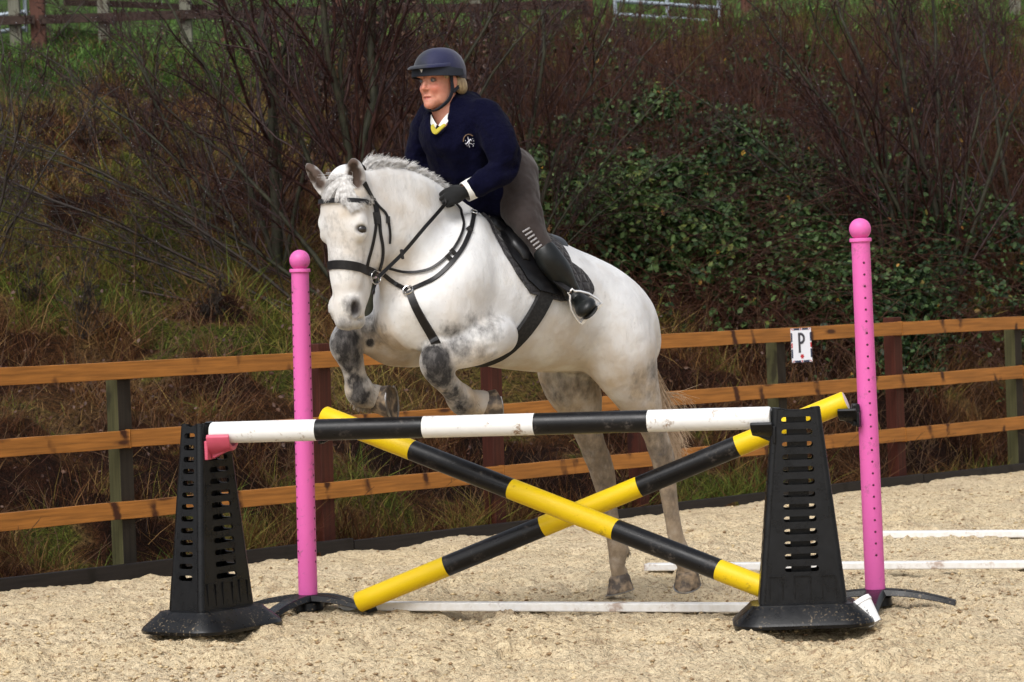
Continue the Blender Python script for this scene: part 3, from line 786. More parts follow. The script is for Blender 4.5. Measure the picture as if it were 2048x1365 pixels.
# --- black plastic wings: hollow, tapering, slotted towers on a flared foot
def slot(cx, cy, w, h, n=5):
    r = h / 2; pts = []
    for i in range(n + 1): a = -math.pi / 2 + math.pi * i / n; pts.append((cx + w / 2 - r + r * math.cos(a), cy + r * math.sin(a)))
    for i in range(n + 1): a = math.pi / 2 + math.pi * i / n; pts.append((cx - w / 2 + r + r * math.cos(a), cy + r * math.sin(a)))
    return pts
def wing(base, rot, label, Ht=.925, W0=.370, D0=.195, W1=.198, D1=.115):
    root = empty('jump_wing', base, label, 'jump wing', 'black plastic jump wings')
    zb = .085; Z = Ht - zb; M0 = Matrix.Translation(base) @ Matrix.Rotation(rot, 4, 'Z'); th = .010; cr = .022
    n_s = 13
    def panel(w0, w1, off0, off1, ang_, sw0, sw1, name, emb=False):
        outl = [(-w0 / 2 + cr, 0), (w0 / 2 - cr, 0), (w1 / 2 - cr, Z), (w1 / 2 - cr - .02, Z + .0)] + [(w1 / 2 - cr - .02 - (w1 - 2 * cr - .04) * k / 6, Z - .006 * math.sin(math.pi * k / 6)) for k in range(1, 6)] + [(-w1 / 2 + cr + .02, Z), (-w1 / 2 + cr, Z)]
        holes = []
        for k in range(n_s):
            y = .155 + (Z - .155 - .045) * k / (n_s - 1); f = y / Z
            holes.append(slot(0, y, sw0 + (sw1 - sw0) * f, .024))
        me = plate(name, [outl] + holes, th, 0)
        slope = math.atan2(off0 - off1, Z)
        M = M0 @ Matrix.Rotation(ang_, 4, 'Z') @ Matrix.Translation((0, -off0, zb)) @ Matrix.Rotation(math.pi / 2 - slope * 1, 4, 'X')
        return link(name, me, M_blk, root, M, smooth=False)
    for k, (w0, w1, o0, o1, s0, s1) in enumerate(((W0, W1, D0 / 2, D1 / 2, .150, .130), (D0, D1, W0 / 2, W1 / 2, .085, .060)) * 2):
        panel(w0, w1, o0, o1, k * math.pi / 2, s0, s1, 'side_panel')
    # rounded corner columns
    for sx_ in (1, -1):
        for sy_ in (1, -1):
            a = M0 @ Vector((sx_ * (W0 / 2 - cr * .75), sy_ * (D0 / 2 - cr * .75), zb)); c_ = M0 @ Vector((sx_ * (W1 / 2 - cr * .75), sy_ * (D1 / 2 - cr * .75), Ht + .004))
            b = MB(); b.tube([a, c_], [cr, cr * .95], 14); b.build('corner_rib', M_blk, root)
    b = MB(); b.box((0, 0, zb + Z * .5), (.085, .05, Z * .96)); b.build('inner_column', M_blk, root, mw=M0, smooth=False)
    # raised frames low on the broad faces
    for s_ in (-1, 1):
        for cx in (-.115, 0, .115):
            b = MB(); w2 = .028 if cx else .034
            f = .075 / Z; yo = (D0 / 2 + (D1 - D0) / 2 * f) * s_ + .006 * s_
            for (dx, dz, ww, hh2) in ((-w2, 0, .005, .10), (w2, 0, .005, .10), (0, .05, 2 * w2, .005)):
                b.box((cx * .98 + dx, yo, zb + .075 + dz), (ww, .006, hh2))
            b.build('moulded_frame', M_blk, root, mw=M0, smooth=False)
    # flared foot: rounded rectangle skirt
    def rr(w, d, r, n=6):
        out = []
        for cx, cy, a0 in ((w / 2 - r, d / 2 - r, 0), (-w / 2 + r, d / 2 - r, 90), (-w / 2 + r, -d / 2 + r, 180), (w / 2 - r, -d / 2 + r, 270)):
            for i in range(n + 1): a = rad(a0 + 90 * i / n); out.append((cx + r * math.cos(a), cy + r * math.sin(a)))
        return out
    b = MB(); rings = [(.600, .46, .13, -.004), (.606, .466, .13, .010), (.596, .456, .13, .022), (.46, .315, .07, .082), (.445, .300, .06, .090), (.385, .235, .03, .094), (.36, .21, .03, .094)]
    vs = []; n = 28
    for w2, d2, r2, z in rings: vs += [(x, y, z) for x, y in rr(w2, d2, r2)]
    b.add(vs, [(j * n + i, j * n + (i + 1) % n, (j + 1) * n + (i + 1) % n, (j + 1) * n + i) for j in range(len(rings) - 1) for i in range(n)])
    b.build('flared_foot', M_blk, root, mw=M0, auto=30)
    return root
def cup(p, rotz, mt, label, name='pole_cup', sc=1.0, grp='pole cups on the jump'):
    """open-topped cradle on a pin plate: origin at the cradle bottom, opening along local y, fixed at -x side"""
    b = MB(); prof = [(-.052, .035), (-.045, .004), (-.02, -.012), (0, -.016), (.02, -.012), (.045, .004), (.058, .030)]
    vs = []
    for x in (-.075, .020):
        for (y, z) in prof: vs.append((x, y, z))
        for (y, z) in reversed(prof): vs.append((x, y * 1.15, z - .012 - .018 * (1 if x < 0 else .2) * (abs(y) < .03)))
    n = 14; b.add(vs, [(i, (i + 1) % n, n + (i + 1) % n, n + i) for i in range(n)] + [tuple(range(n - 1, -1, -1)), tuple(range(n, 2 * n))])
    b.box((-.080, 0, -.028), (.014, .095, .075)); b.box((-.04, 0, -.034), (.07, .022, .03), rot=Matrix.Rotation(rad(-24), 3, 'Y'))
    o = b.build(name, mt, mw=Matrix.Translation(p) @ Matrix.Rotation(rotz, 4, 'Z') @ Matrix.Scale(sc, 4), bevel=.003, auto=40)
    return tag(o, label, 'pole cup', grp)
pd = (p1 - p0); pang = math.atan2(pd.y, pd.x)
wl = wing(WL + Vector((0, 0, .014)), rad(56), 'black slotted plastic wing on the left, turned edge-on with a red cup')
wr = wing(WR + Vector((0, 0, .014)), rad(-3), 'black slotted plastic wing on the right, facing front beside the white paper cup')
cup(p0 + pd.normalized() * .075 - Vector((0, 0, .045)), pang, mat('red_cup_plastic', (.56, .085, .15), .45, noise=(9, (.45, .06, .10), .5, 3)), 'red plastic pole cup holding the left end of the white and black pole', sc=1.15)
cup(p1 - pd.normalized() * .055 - Vector((0, 0, .045)), pang + math.pi, M_blk, 'black pole cup holding the right end of the white and black pole')
cup(b1 + Vector((-.01, .0, -.055)), pang + math.pi, M_blk, 'black pole cup on the right pink post under the raised yellow pole', sc=.9)
q = P(1711, 830, PRB.y - .03); b = MB(); b.box((0, 0, 0), (.035, .05, .10)); o = b.build('cup_bracket', M_blk, mw=Matrix.Translation(q), bevel=.006); tag(o, 'small black bracket clipped to the left side of the right pink post', 'bracket')
cup(a0 + (a1 - a0).normalized() * .05 + Vector((-.0, 0, -.06)), pang, M_blk, 'black pole cup under the upper end of the yellow pole by the left pink post', sc=.8)
# --- paper cup tipped against the wing's foot
def papercup():
    lo = G(1750, 1247, .012); hi = P(1724, 1206, lo.y + .03); ax = (hi - lo).normalized()
    M = Matrix.Translation(lo) @ ax.to_track_quat('Z', 'X').to_matrix().to_4x4(); L_ = .105
    root = empty('paper_cup', lo, 'white takeaway cup with small black print tipped against the right wing\'s foot', 'cup')
    b = MB(); b.lathe([(.0, .003), (.0285, .003), (.0285, 0), (.030, 0), (.0435, L_), (.042, L_)], 40, M=M); b.build('cup', mat('white_foam', (.82, .82, .82), .5), root)
    b = MB(); b.lathe([(.0435, L_ - .006), (.0468, L_ - .004), (.0468, L_ + .004), (.0445, L_ + .008), (.0445, L_ + .016), (.042, L_ + .017), (.040, L_ + .012), (0, L_ + .012)], 40, M=M); b.build('lid', mat('white_lid', (.84, .84, .85), .3), root)
    ink = mat('black_print', (.03, .03, .035), .6); b = MB(); Mi = M.inverted(); cl = Mi @ CAMP; th0 = math.atan2(cl.y, cl.x)
    def cyl(th, z): r = .030 + .0135 * z / L_ + .0004; return M @ Vector((r * math.cos(th), r * math.sin(th), z))
    def dash(t0, z0, t1, z1, w2=.0010):
        a, c_ = cyl(th0 + t0, z0), cyl(th0 + t1, z1); b.tube([a, a.lerp(c_, .5) + (cyl(th0 + (t0 + t1) / 2, (z0 + z1) / 2) - a.lerp(c_, .5)), c_], w2, 4)
    dash(-.42, .078, -.42, .048, .0008)
    for z in (.062, .050): dash(-.10, z, .12, z - .006); dash(-.10, z - .006, .12, z); dash(-.12, z - .008, .05, z - .009, .0008)
    dash(-.02, .080, .0, .070, .0007)
    pr = [(.10 + .10 * math.cos(a), .026 + .004 * math.sin(a)) for a in np.linspace(.5, 5.6, 8)]
    for (t0, z0), (t1, z1) in zip(pr[:-1], pr[1:]): dash(t0, z0, t1, z1, .0009)
    dash(-.1, .006, .12, .009); b.build('print', ink, root, auto=False)
papercup()
# ================================================================== plants on the bank
def tubes_np(P_, R_a, n=3):
    """P_ (N,K,3) centre lines, R_a (N,K) radii -> vertices, quads"""
    N, K, _ = P_.shape
    T = np.gradient(P_, axis=1); T /= np.linalg.norm(T, axis=2, keepdims=True) + 1e-9
    ref = np.where(np.abs(T[:, :, 2:3]) < .9, np.array([0, 0, 1.]), np.array([1., 0, 0]))
    A = np.cross(T, ref); A /= np.linalg.norm(A, axis=2, keepdims=True) + 1e-9; Bv = np.cross(T, A)
    an = 2 * np.pi * np.arange(n) / n
    V = P_[:, :, None, :] + R_a[:, :, None, None] * (A[:, :, None, :] * np.cos(an)[None, None, :, None] + Bv[:, :, None, :] * np.sin(an)[None, None, :, None])
    base = (np.arange(N) * K * n)[:, None, None] + (np.arange(K - 1) * n)[None, :, None]
    k = np.arange(n)[None, None, :]; k2 = (k + 1) % n
    F = np.stack([base + k, base + k2, base + n + k2, base + n + k], -1).reshape(-1, 4)
    return V.reshape(-1, 3), F
def join_np(parts):
    V, F, o = [], [], 0
    for v, f in parts:
        V.append(v); F.append(f + o); o += len(v)
    return np.concatenate(V), np.concatenate(F)
def unit(a): return a / (np.linalg.norm(a, axis=-1, keepdims=True) + 1e-9)
def twigs(rng, origin, dirs, length, K, droop, wob, curl=None):
    """N wandering lines"""
    N = len(origin); out = np.zeros((N, K, 3)); out[:, 0] = origin; d = unit(dirs); st = (length / (K - 1))[:, None]
    for k in range(1, K):
        d = unit(d + rng.normal(0, wob, (N, 3)) + np.array([0, 0, droop])); out[:, k] = out[:, k - 1] + d * st
    return out
def sprout(rng, par, plen, n_each, f0, f1, ang, lr, up, K, wob, prad, rr):
    N, Kp, _ = par.shape; idx = np.repeat(np.arange(N), n_each); M = len(idx); t = rng.uniform(f0, f1, M) * (Kp - 1)
    k = np.minimum(t.astype(int), Kp - 2); f = (t - k)[:, None]
    o = par[idx, k] * (1 - f) + par[idx, k + 1] * f; tan = unit(par[idx, k + 1] - par[idx, k])
    side = unit(np.cross(tan, rng.normal(0, 1, (M, 3)))); a = rng.normal(ang, .15, M)[:, None]
    d = tan * np.cos(a) + side * np.sin(a) + np.array([0, 0, up])
    frac = 1 - t / (Kp - 1) * .65
    L_ = plen[idx] * lr * frac * rng.uniform(.55, 1.2, M)
    r0 = (prad[idx, k] * (1 - f[:, 0]) + prad[idx, k + 1] * f[:, 0]) * rr
    P_ = twigs(rng, o, d, L_, K, up * .25, wob); R = r0[:, None] * np.linspace(1, .45, K)[None, :]
    return P_, L_, np.maximum(R, .0016)
def bark(name, c1, c2, wet=.5):
    m = bpy.data.materials.new(name); g = NG(m); n = g.noise(14, 4)
    g.set(color=g.mix(g.rng(n, .35, .7), c1, c2), rough=wet, spec=.25); return m
M_stem = bark('olive_grey_wet_bark', (.018, .018, .010), (.042, .040, .022), .6)
M_stemd = bark('dark_wet_bark', (.022, .016, .014), (.045, .034, .026), .45)
M_twig = bark('purple_brown_twigs', (.016, .006, .006), (.050, .020, .016), .42)
M_twig2 = bark('red_brown_twigs', (.030, .010, .006), (.080, .030, .015), .5)
M_drop = mat('rain_drops', (.75, .78, .82), .05, spec=1.0)
def octas(C_, r):
    o = np.array([[1, 0, 0], [-1, 0, 0], [0, 1, 0], [0, -1, 0], [0, 0, 1], [0, 0, -1]], float)
    V = C_[:, None, :] + o[None] * np.asarray(r)[:, None, None]
    f = np.array([[0, 2, 4], [2, 1, 4], [1, 3, 4], [3, 0, 4], [2, 0, 5], [1, 2, 5], [3, 1, 5], [0, 3, 5]])
    return V.reshape(-1, 3), (f[None] + (np.arange(len(C_)) * 6)[:, None, None]).reshape(-1, 3)
def shrub(base, stems, label, seed, tw=M_twig, st=M_stem, fine=1.0, drops=260, n1=11, n2=7, name='bare_shrub', cat_='shrub', grp='bare winter shrubs on the bank', leaf=0):
    """stems: list of (dx, dy, height, bend_x, radius)"""
    rng = np.random.default_rng(seed)
    root = empty(name, base, label, cat_, grp)
    b0 = np.array(base); K = 14; P_ = []; R = []; L_ = []
    for dx, dy, h, bx, r in stems:
        t = np.linspace(0, 1, K)[:, None]
        p = b0 + np.array([0, 0, -.15]) + t * np.array([dx, dy, h]) + (t ** 2) * np.array([bx, 0, -.05 * h]) + np.cumsum(rng.normal(0, .020 * h, (K, 3)) * [1, 1, .3], 0) * t
        P_.append(p); R.append(r * .82 * (1 - .80 * t[:, 0])); L_.append(math.hypot(h, math.hypot(dx + bx, dy)))
    P_ = np.array(P_); R = np.array(R); L_ = np.array(L_)
    v, f = tubes_np(P_, R, 8); link('stem', mesh_np('stem', v, f), st, root)
    B1, l1, r1 = sprout(rng, P_, L_, n1, .10, .97, .62, .48, .12, 10, .10, R, .50)
    B2, l2, r2 = sprout(rng, B1, l1, n2, .12, .98, .62, .50, .06, 8, .12, r1, .55)
    v, f = join_np([tubes_np(B1, r1, 5), tubes_np(B2, r2, 4)]); link('branches', mesh_np('branches', v, f), tw if st is not M_stemd else st, root)['kind'] = 'stuff'
    B3, l3, r3 = sprout(rng, B2, l2, max(1, int(6 * fine)), .15, 1.0, .60, .55, .02, 6, .13, r2, .55)
    B4, l4, r4 = sprout(rng, B3, l3, 2, .3, 1.0, .65, .6, 0, 4, .15, r3, .7)
    v, f = join_np([tubes_np(B3, r3, 3), tubes_np(B4, r4, 3)]); link('twigs', mesh_np('twigs', v, f), tw, root)['kind'] = 'stuff'
    if drops:
        drops = int(drops * .6); i = rng.integers(0, len(B3), drops); C_ = B3[i, rng.integers(2, 6, drops)] - [0, 0, .004]
        v, f = octas(C_, rng.uniform(.0016, .0031, drops)); link('raindrops', mesh_np('raindrops', v, f), M_drop, root)['kind'] = 'stuff'
    if leaf:
        i = rng.integers(0, len(B3), leaf); C_ = B3[i, rng.integers(1, 6, leaf)]
        v, f, _c = leaves_np(rng, C_, rng.uniform(.018, .034, leaf)); lo = mesh_np('dead_leaves', v, f); attr(lo, 'tone', _c); link('dead_leaves', lo, M_dead, root)['kind'] = 'stuff'
    return root
def leaves_np(rng, C_, size, up=.5):
    """leaf blades folded along the midrib: 2 quads each"""
    N = len(C_); n_ = unit(rng.normal(0, 1, (N, 3)) + np.array([0, -.35, up])); a = unit(np.cross(n_, rng.normal(0, 1, (N, 3)))); b_ = np.cross(n_, a)
    s = size[:, None]
    V = np.stack([C_ - a * s * .9, C_ + a * s, C_ - a * s * .15 + b_ * s * .62 + n_ * s * .22, C_ + a * s * .45 + b_ * s * .48 + n_ * s * .16,
                  C_ - a * s * .15 - b_ * s * .62 + n_ * s * .22, C_ + a * s * .45 - b_ * s * .48 + n_ * s * .16], 1)
    f = np.array([[0, 1, 3, 2], [0, 4, 5, 1]])
    F = (f[None] + (np.arange(N) * 6)[:, None, None]).reshape(-1, 4)
    return V.reshape(-1, 3), F, np.repeat(rng.random(N), 6)
M_leaf = bpy.data.materials.new('wet_bramble_leaf'); g = NG(M_leaf)
t = g.attr('tone'); r = g.N.new('ShaderNodeValToRGB'); g.L.new(t, r.inputs[0]); e = r.color_ramp.elements
e[0].position = 0; e[0].color = (.008, .017, .006, 1); e[1].position = 1; e[1].color = (.40, .24, .03, 1)
for p_, c_ in ((.30, (.012, .026, .008, 1)), (.60, (.036, .068, .018, 1)), (.86, (.085, .130, .040, 1)), (.955, (.14, .15, .03, 1)), (.975, (.20, .07, .025, 1))):
    q_ = e.new(p_); q_.color = c_
g.set(color=r.outputs[0], rough=.55, spec=.22)
M_dead = bpy.data.materials.new('dead_brown_leaf'); g = NG(M_dead)
g.set(color=g.mix(g.attr('tone'), (.035, .012, .007), (.085, .035, .014)), rough=.6)
M_blade = bpy.data.materials.new('grass_blades'); g = NG(M_blade)
g.set(color=g.mix(.5, ramp_node(g, g.attr('tone')), (1.6, 1.6, 1.5), 'MULTIPLY'), rough=.6, spec=.12)
def blades(name, rng, X, Y, h, w_r, tone, lean=.35, label=None, cat_=None, z=None):
    N = len(X); Z = bank_z(X, Y) - .02 if z is None else z; o = np.stack([X, Y, Z], 1)
    az = rng.uniform(0, 2 * np.pi, N); le = np.abs(rng.normal(0, lean, N)); d = np.stack([np.cos(az) * le, np.sin(az) * le, np.ones(N)], 1); d = unit(d)
    bend = np.stack([np.cos(az), np.sin(az), -np.ones(N) * .45], 1) * rng.uniform(.1, .75, N)[:, None]
    side = unit(np.cross(d, np.stack([rng.normal(0, 1, N), rng.normal(0, .4, N), 0 * X], 1)))
    H_ = h[:, None]; W = w_r[:, None]
    L0 = o; L1 = o + d * H_ * .5 + bend * H_ * .12; L2 = o + d * H_ + bend * H_ * .48
    V = np.stack([L0 - side * W, L0 + side * W, L1 - side * W * .8, L1 + side * W * .8, L2 - side * W * .15, L2 + side * W * .15], 1).reshape(-1, 3)
    f = np.array([[0, 1, 3, 2], [2, 3, 5, 4]]); F = (f[None] + (np.arange(N) * 6)[:, None, None]).reshape(-1, 4)
    me = mesh_np(name, V, F); attr(me, 'tone', np.repeat(tone, 6)); o_ = link(name, me, M_blade)
    tag(o_, label, cat_, kind='stuff'); return o_
def band(rng, N, t0=.15, t1=12, x0=-7.5, x1=7.5):
    """points on the bank, more of them near the arena"""
    X = rng.uniform(x0, x1, N); t = t0 + (t1 - t0) * rng.random(N) ** 1.25; Y = ykerb(X) + t / abs(KN.y); k = (Y < 36); return X[k], Y[k]
rg = np.random.default_rng(77)
def wide(X, Y, m=1.25): return np.abs(X) < .165 * Y * m + .4
# tussocky grass over the whole bank, taking its colour from what grows there
X, Y = band(rg, 420000, t1=17); k = wide(X, Y); X, Y = X[k], Y[k]
cl = fbm(X * 3.0, Y * 3.0, seed=40, oct=3); right = np.clip((X - .5) / 2.0, 0, 1)
k = rg.random(len(X)) < (.30 + 2.2 * np.clip(cl - .42, 0, 1)) * (1 - .35 * right); X, Y, cl = X[k], Y[k], cl[k]
tone = np.clip(growth(X, Y) + rg.normal(0, .055, len(X)), 0, 1)
odd = rg.random(len(X)) < .22; tone = np.where(odd, rg.uniform(.1, .55, len(X)), tone)
h = rg.uniform(.07, .20, len(X)) * (.6 + 1.3 * np.clip(cl - .35, 0, 1) * 3) * np.where(Y > 33, .6, 1)
blades('dead_grass', rg, X, Y, h, rg.uniform(.0016, .0034, len(X)) * (Y / 20), tone, .75, 'tangled brown, straw and mossy green winter grass covering the bank behind the fence', 'grass')
# grass on the paddock at the top
X = rg.uniform(-9, 9, 26000); Y = 33.5 + 26 * rg.random(26000) ** 1.5; k = wide(X, Y); X, Y = X[k], Y[k]
blades('field_grass', rg, X, Y, rg.uniform(.05, .16, len(X)), rg.uniform(.006, .011, len(X)), np.clip(rg.normal(.93, .06, len(X)), .6, 1), .4, 'short green paddock grass beyond the upper fence', 'grass')
# dead stalks: upright wiry stems, thickest along the top right and below the rails
def stalks(name, rng, X, Y, h, r, m, label, lean=.16):
    N = len(X); Z = bank_z(X, Y) - .03; P_ = twigs(rng, np.stack([X, Y, Z], 1), np.stack([rng.normal(0, lean, N), rng.normal(0, lean, N), np.ones(N)], 1), h, 6, -.02, .09)
    v, f = tubes_np(P_, r[:, None] * np.linspace(1, .4, 6)[None], 3)
    S1, l, rr = sprout(rng, P_, h, 3, .35, 1.0, .55, .35, .08, 4, .12, r[:, None] * np.linspace(1, .4, 6)[None], .6)
    v, f = join_np([(v, f), tubes_np(S1, rr, 3)])
    o = link(name, mesh_np(name, v, f), m); tag(o, label, 'dead stems', kind='stuff'); return P_
X = rg.uniform(-1.6, 7.5, 7000); Y = 27.5 + 6.2 * rg.random(7000); k = wide(X, Y) & (rg.random(7000) < .35 + 1.3 * (fbm(X, Y, seed=5) - .3)); X, Y = X[k], Y[k]
stalks('dead_stalks', rg, X, Y, rg.uniform(.4, 1.3, len(X)) * np.interp(Y, [27, 31, 33.7], [1, 1, .45]), rg.uniform(.0035, .0065, len(X)), M_twig2, 'dense upright red-brown dead stalks below the right metal gate')
X, Y = band(rg, 15000, t0=.3, t1=11); k = wide(X, Y) & (rg.random(len(X)) < .2 + 1.5 * (fbm(X * .9, Y * .9, seed=6) - .35)); X, Y = X[k], Y[k]
M_straw = bark('straw_stem', (.13, .075, .035), (.050, .018, .010), .6)
stalks('dry_stems', rg, X, Y, rg.uniform(.2, .7, len(X)), rg.uniform(.0016, .0034, len(X)), M_straw, 'thin straw-brown dead stems tangled behind the arena fence', .75)
# dead leaf litter and bracken
X, Y = band(rg, 15000, t0=1.2, t1=15); k = wide(X, Y); X, Y = X[k], Y[k]
v, f, c_ = leaves_np(rg, np.stack([X, Y, bank_z(X, Y) + rg.uniform(0, .25, len(X))], 1), rg.uniform(.008, .022, len(X)), .3)
me = mesh_np('bracken', v, f); attr(me, 'tone', c_); tag(link('bracken', me, M_dead), 'dead brown bracken and leaf litter over the bank', 'dead leaves', kind='stuff')
# brambles: mounds of arching canes with small wet leaves
def bramble(name, rng, cx, cy, rx, ry, hgt, n_cane, n_leaf0, label, tone_hi=1.0, lsz=(.018, .038)):
    """several overlapping mounds make one thicket"""
    n_leaf = int(n_leaf0 * 1.5)
    def mound(x, y):
        q = ((x - cx) / rx) ** 2 + ((y - cy) / ry) ** 2
        return hgt * np.sqrt(np.clip(1 - q, 0, 1)) * (.45 + .95 * fbm(x * 1.1, y * 1.1, seed=50, oct=3))
    a = rng.uniform(0, 2 * np.pi, n_cane); rr = np.sqrt(rng.random(n_cane)); X = cx + rx * rr * np.cos(a); Y = cy + ry * rr * np.sin(a)
    o = np.stack([X, Y, bank_z(X, Y)], 1); az = rng.uniform(0, 2 * np.pi, n_cane); d = np.stack([np.cos(az) * .7, np.sin(az) * .7, np.ones(n_cane) * 1.3], 1)
    P_ = twigs(rng, o, d, rng.uniform(.6, 1.9, n_cane) * hgt, 9, -.20, .07)
    root = empty(name, (cx, cy, bz(cx, cy)), label, 'bramble', 'bramble thickets on the right of the bank')
    R = rng.uniform(.0028, .005, n_cane)[:, None] * np.linspace(1, .5, 9)[None]
    v, f = tubes_np(P_, R, 3); link('canes', mesh_np('canes', v, f), M_twig2, root)
    a = rng.uniform(0, 2 * np.pi, n_leaf); rr = rng.random(n_leaf) ** .5; X = cx + rx * rr * np.cos(a); Y = cy + ry * rr * np.sin(a)
    keep = rng.random(n_leaf) < .03 + 3.0 * np.clip(fbm(X * 1.9, Y * 1.9, seed=52, oct=3) - .48, 0, 1); X, Y = X[keep], Y[keep]
    top = mound(X, Y); Z = bank_z(X, Y) + top * (1 - rng.random(len(X)) ** 2.2 * .8) 
    C_ = np.stack([X, Y, Z], 1)
    # leaves sit in threes
    C_ = np.concatenate([C_ + rng.normal(0, .022, C_.shape) for _ in range(3)])
    nz = fbm(C_[:, 0] * 1.7, C_[:, 2] * 1.7, seed=55, oct=2)
    v, f, c0 = leaves_np(rng, C_, rng.uniform(*lsz, len(C_)), .8)
    tone = np.clip(c0 * .62 + np.repeat(nz, 6) * .5 - .05, 0, .93); rare = np.repeat(rng.random(len(C_)) < .008, 6); tone = np.where(rare, .955 + .045 * c0, tone)
    me = mesh_np('leaves', v, f); attr(me, 'tone', tone); link('leaves', me, M_leaf, root)['kind'] = 'stuff'
    return root
q = B(1430, 420); bramble('bramble_bush', rg, q.x, q.y, 1.9, 2.6, .85,  900, 15000, 'large bramble thicket with dark green leaves above the letter sign')
q = B(1330, 560); bramble('bramble_bush', rg, q.x + .1, q.y, 1.25, 1.5, .85, 600, 13000, 'leafy bramble mound low on the bank just right of the horse\'s rump', lsz=(.018, .040))
q = B(1560, 620); bramble('bramble_bush', rg, q.x, q.y, 1.5, 1.4, .8, 560, 8000, 'bramble mound directly behind the letter sign and top rail', lsz=(.016, .036))
q = B(1850, 560); bramble('bramble_bush', rg, q.x, q.y, 1.8, 2.0, .8, 600, 6500, 'darker bramble thicket behind the right pink post')
q = B(1230, 250); bramble('bramble_bush', rg, q.x, q.y, 1.6, 2.0, .6, 600, 2600, 'sparse brambles high on the bank right of the rider')
q = B(1680, 300); bramble('bramble_bush', rg, q.x, q.y, 2.2, 2.0, .6, 600, 3000, 'sparse brambles high on the bank below the right fence')
# bare shrubs
def at(px, py): return B(px, py)
shrub(at(735, 640), [(-1.5, .2, 2.6, -.5, .030), (-.9, .3, 3.4, -.4, .034), (-.3, -.1, 3.9, -.2, .036), (.2, .3, 4.0, .2, .036), (.30, .0, 4.7, -.05, .058), (-.25, .2, 4.6, .0, .050), (.7, .1, 3.5, .5, .030), (-1.9, 0, 1.7, -.7, .024), (1.2, .2, 2.9, .5, .026)],
      'big many-stemmed bare shrub spreading behind the horse\'s head and rider', 1, n1=13, n2=7, drops=900)
shrub(at(560, 560), [(-1.0, .3, 2.2, -.9, .024), (-.5, .1, 3.2, -.5, .030), (.1, .2, 3.8, .0, .030), (-.1, .1, 4.6, .1, .052), (.5, -.2, 3.3, .3, .026), (-1.5, 0, 1.5, -1.0, .020)],
      'bare shrub with long left-leaning branches above the left pink post', 2, n1=12, n2=7, drops=700)
shrub(at(400, 470), [(-.9, .2, 1.9, -.8, .018), (-.3, .2, 2.6, -.3, .022), (.3, 0, 2.7, .3, .022), (.7, .3, 2.0, .5, .018)],
      'smaller purple-brown bare shrub on the left half of the bank', 3, drops=500)
shrub(at(1040, 560), [(-.8, .2, 3.2, -.2, .026), (.1, .1, 3.7, .2, .030), (.8, .3, 3.2, .7, .026), (1.1, 0, 2.3, .8, .013), (1.2, .2, 1.6, .9, .010), (.9, .4, 2.8, .9, .014)],
      'bare shrub with branches fanning right from behind the rider\'s back', 4, tw=M_twig, n1=15, n2=7, drops=500)
shrub(at(1900, 640), [(-.35, .1, 4.2, -.1, .040), (.15, .2, 4.4, .1, .034), (-.9, 0, 3.6, -.6, .030), (.7, .1, 3.8, .4, .030), (.4, -.2, 3.2, .9, .024)],
      'tall bare shrub with upright stems right of the right pink post', 5, n1=12, n2=7, drops=500)
shrub(at(1800, 600), [(-.2, .1, 3.9, -.4, .036), (-.7, .2, 3.2, -.9, .030), (.2, .2, 3.9, .2, .030), (-1.1, 0, 2.4, -1.0, .024)],
      'bare shrub leaning left over the top of the right pink post', 6, n1=11, n2=7, drops=500)
shrub(at(2035, 520), [(-.6, .1, 3.0, -.5, .028), (0, .2, 3.6, 0, .03), (.6, .1, 3.2, .4, .028)], 'bare shrub cut by the right edge of the picture', 7, tw=M_twig, drops=250)
shrub(at(1560, 300), [(-.5, .1, 2.0, -.3, .018), (0, .2, 2.5, 0, .020), (.5, .1, 2.2, .3, .018)], 'thin bare shrub high on the bank between the gate and the right shrubs', 8, tw=M_twig2, drops=150)
shrub(at(1010, 260), [(-.6, .1, 2.0, -.4, .020), (0, .2, 2.5, 0, .022), (.6, .1, 2.0, .5, .020)], 'dark bare shrub high on the bank behind the rider', 9, tw=M_twig, drops=300)
shrub(at(300, 330), [(-.4, .1, 1.7, -.3, .016), (0, .2, 2.0, .1, .018), (.5, .1, 1.7, .3, .016)], 'small bare shrub under the upper fence on the left', 10, tw=M_twig, drops=250)
shrub(at(-30, 560), [(.4, .1, 1.6, .6, .016), (0, .2, 2.2, .1, .018), (.2, -.1, 2.4, .4, .016)], 'bare shrub reaching in from the left edge', 12, tw=M_twig, st=M_stemd, drops=250, n1=8, n2=5)
shrub(at(640, 330), [(-.6, .1, 2.2, -.3, .020), (0, .2, 2.6, 0, .022), (.6, .1, 2.2, .3, .020)], 'dark tangled shrub high on the bank left of the rider\'s helmet', 13, tw=M_twig, drops=300, leaf=1200)
shrub(at(870, 330), [(-.6, .1, 2.0, -.3, .020), (0, .2, 2.4, 0, .022), (.6, .1, 2.0, .3, .020)], 'dark shrub with reddish dead leaves behind the helmet', 14, tw=M_twig, drops=300, leaf=1500)
shrub(at(655, 640), [(-2.6, -.1, 1.5, -1.2, .020), (-2.2, -.2, .9, -1.6, .018), (-3.0, 0, 2.1, -1.0, .020), (-1.8, -.1, .45, -1.8, .016), (-1.4, 0, 1.9, -1.3, .020), (-2.9, .1, 1.2, -2.2, .016)],
      'low bare shrub sending long thin branches left across the mossy bank', 21, tw=M_twig, st=M_stemd, drops=500, n1=13, n2=5, fine=.5)
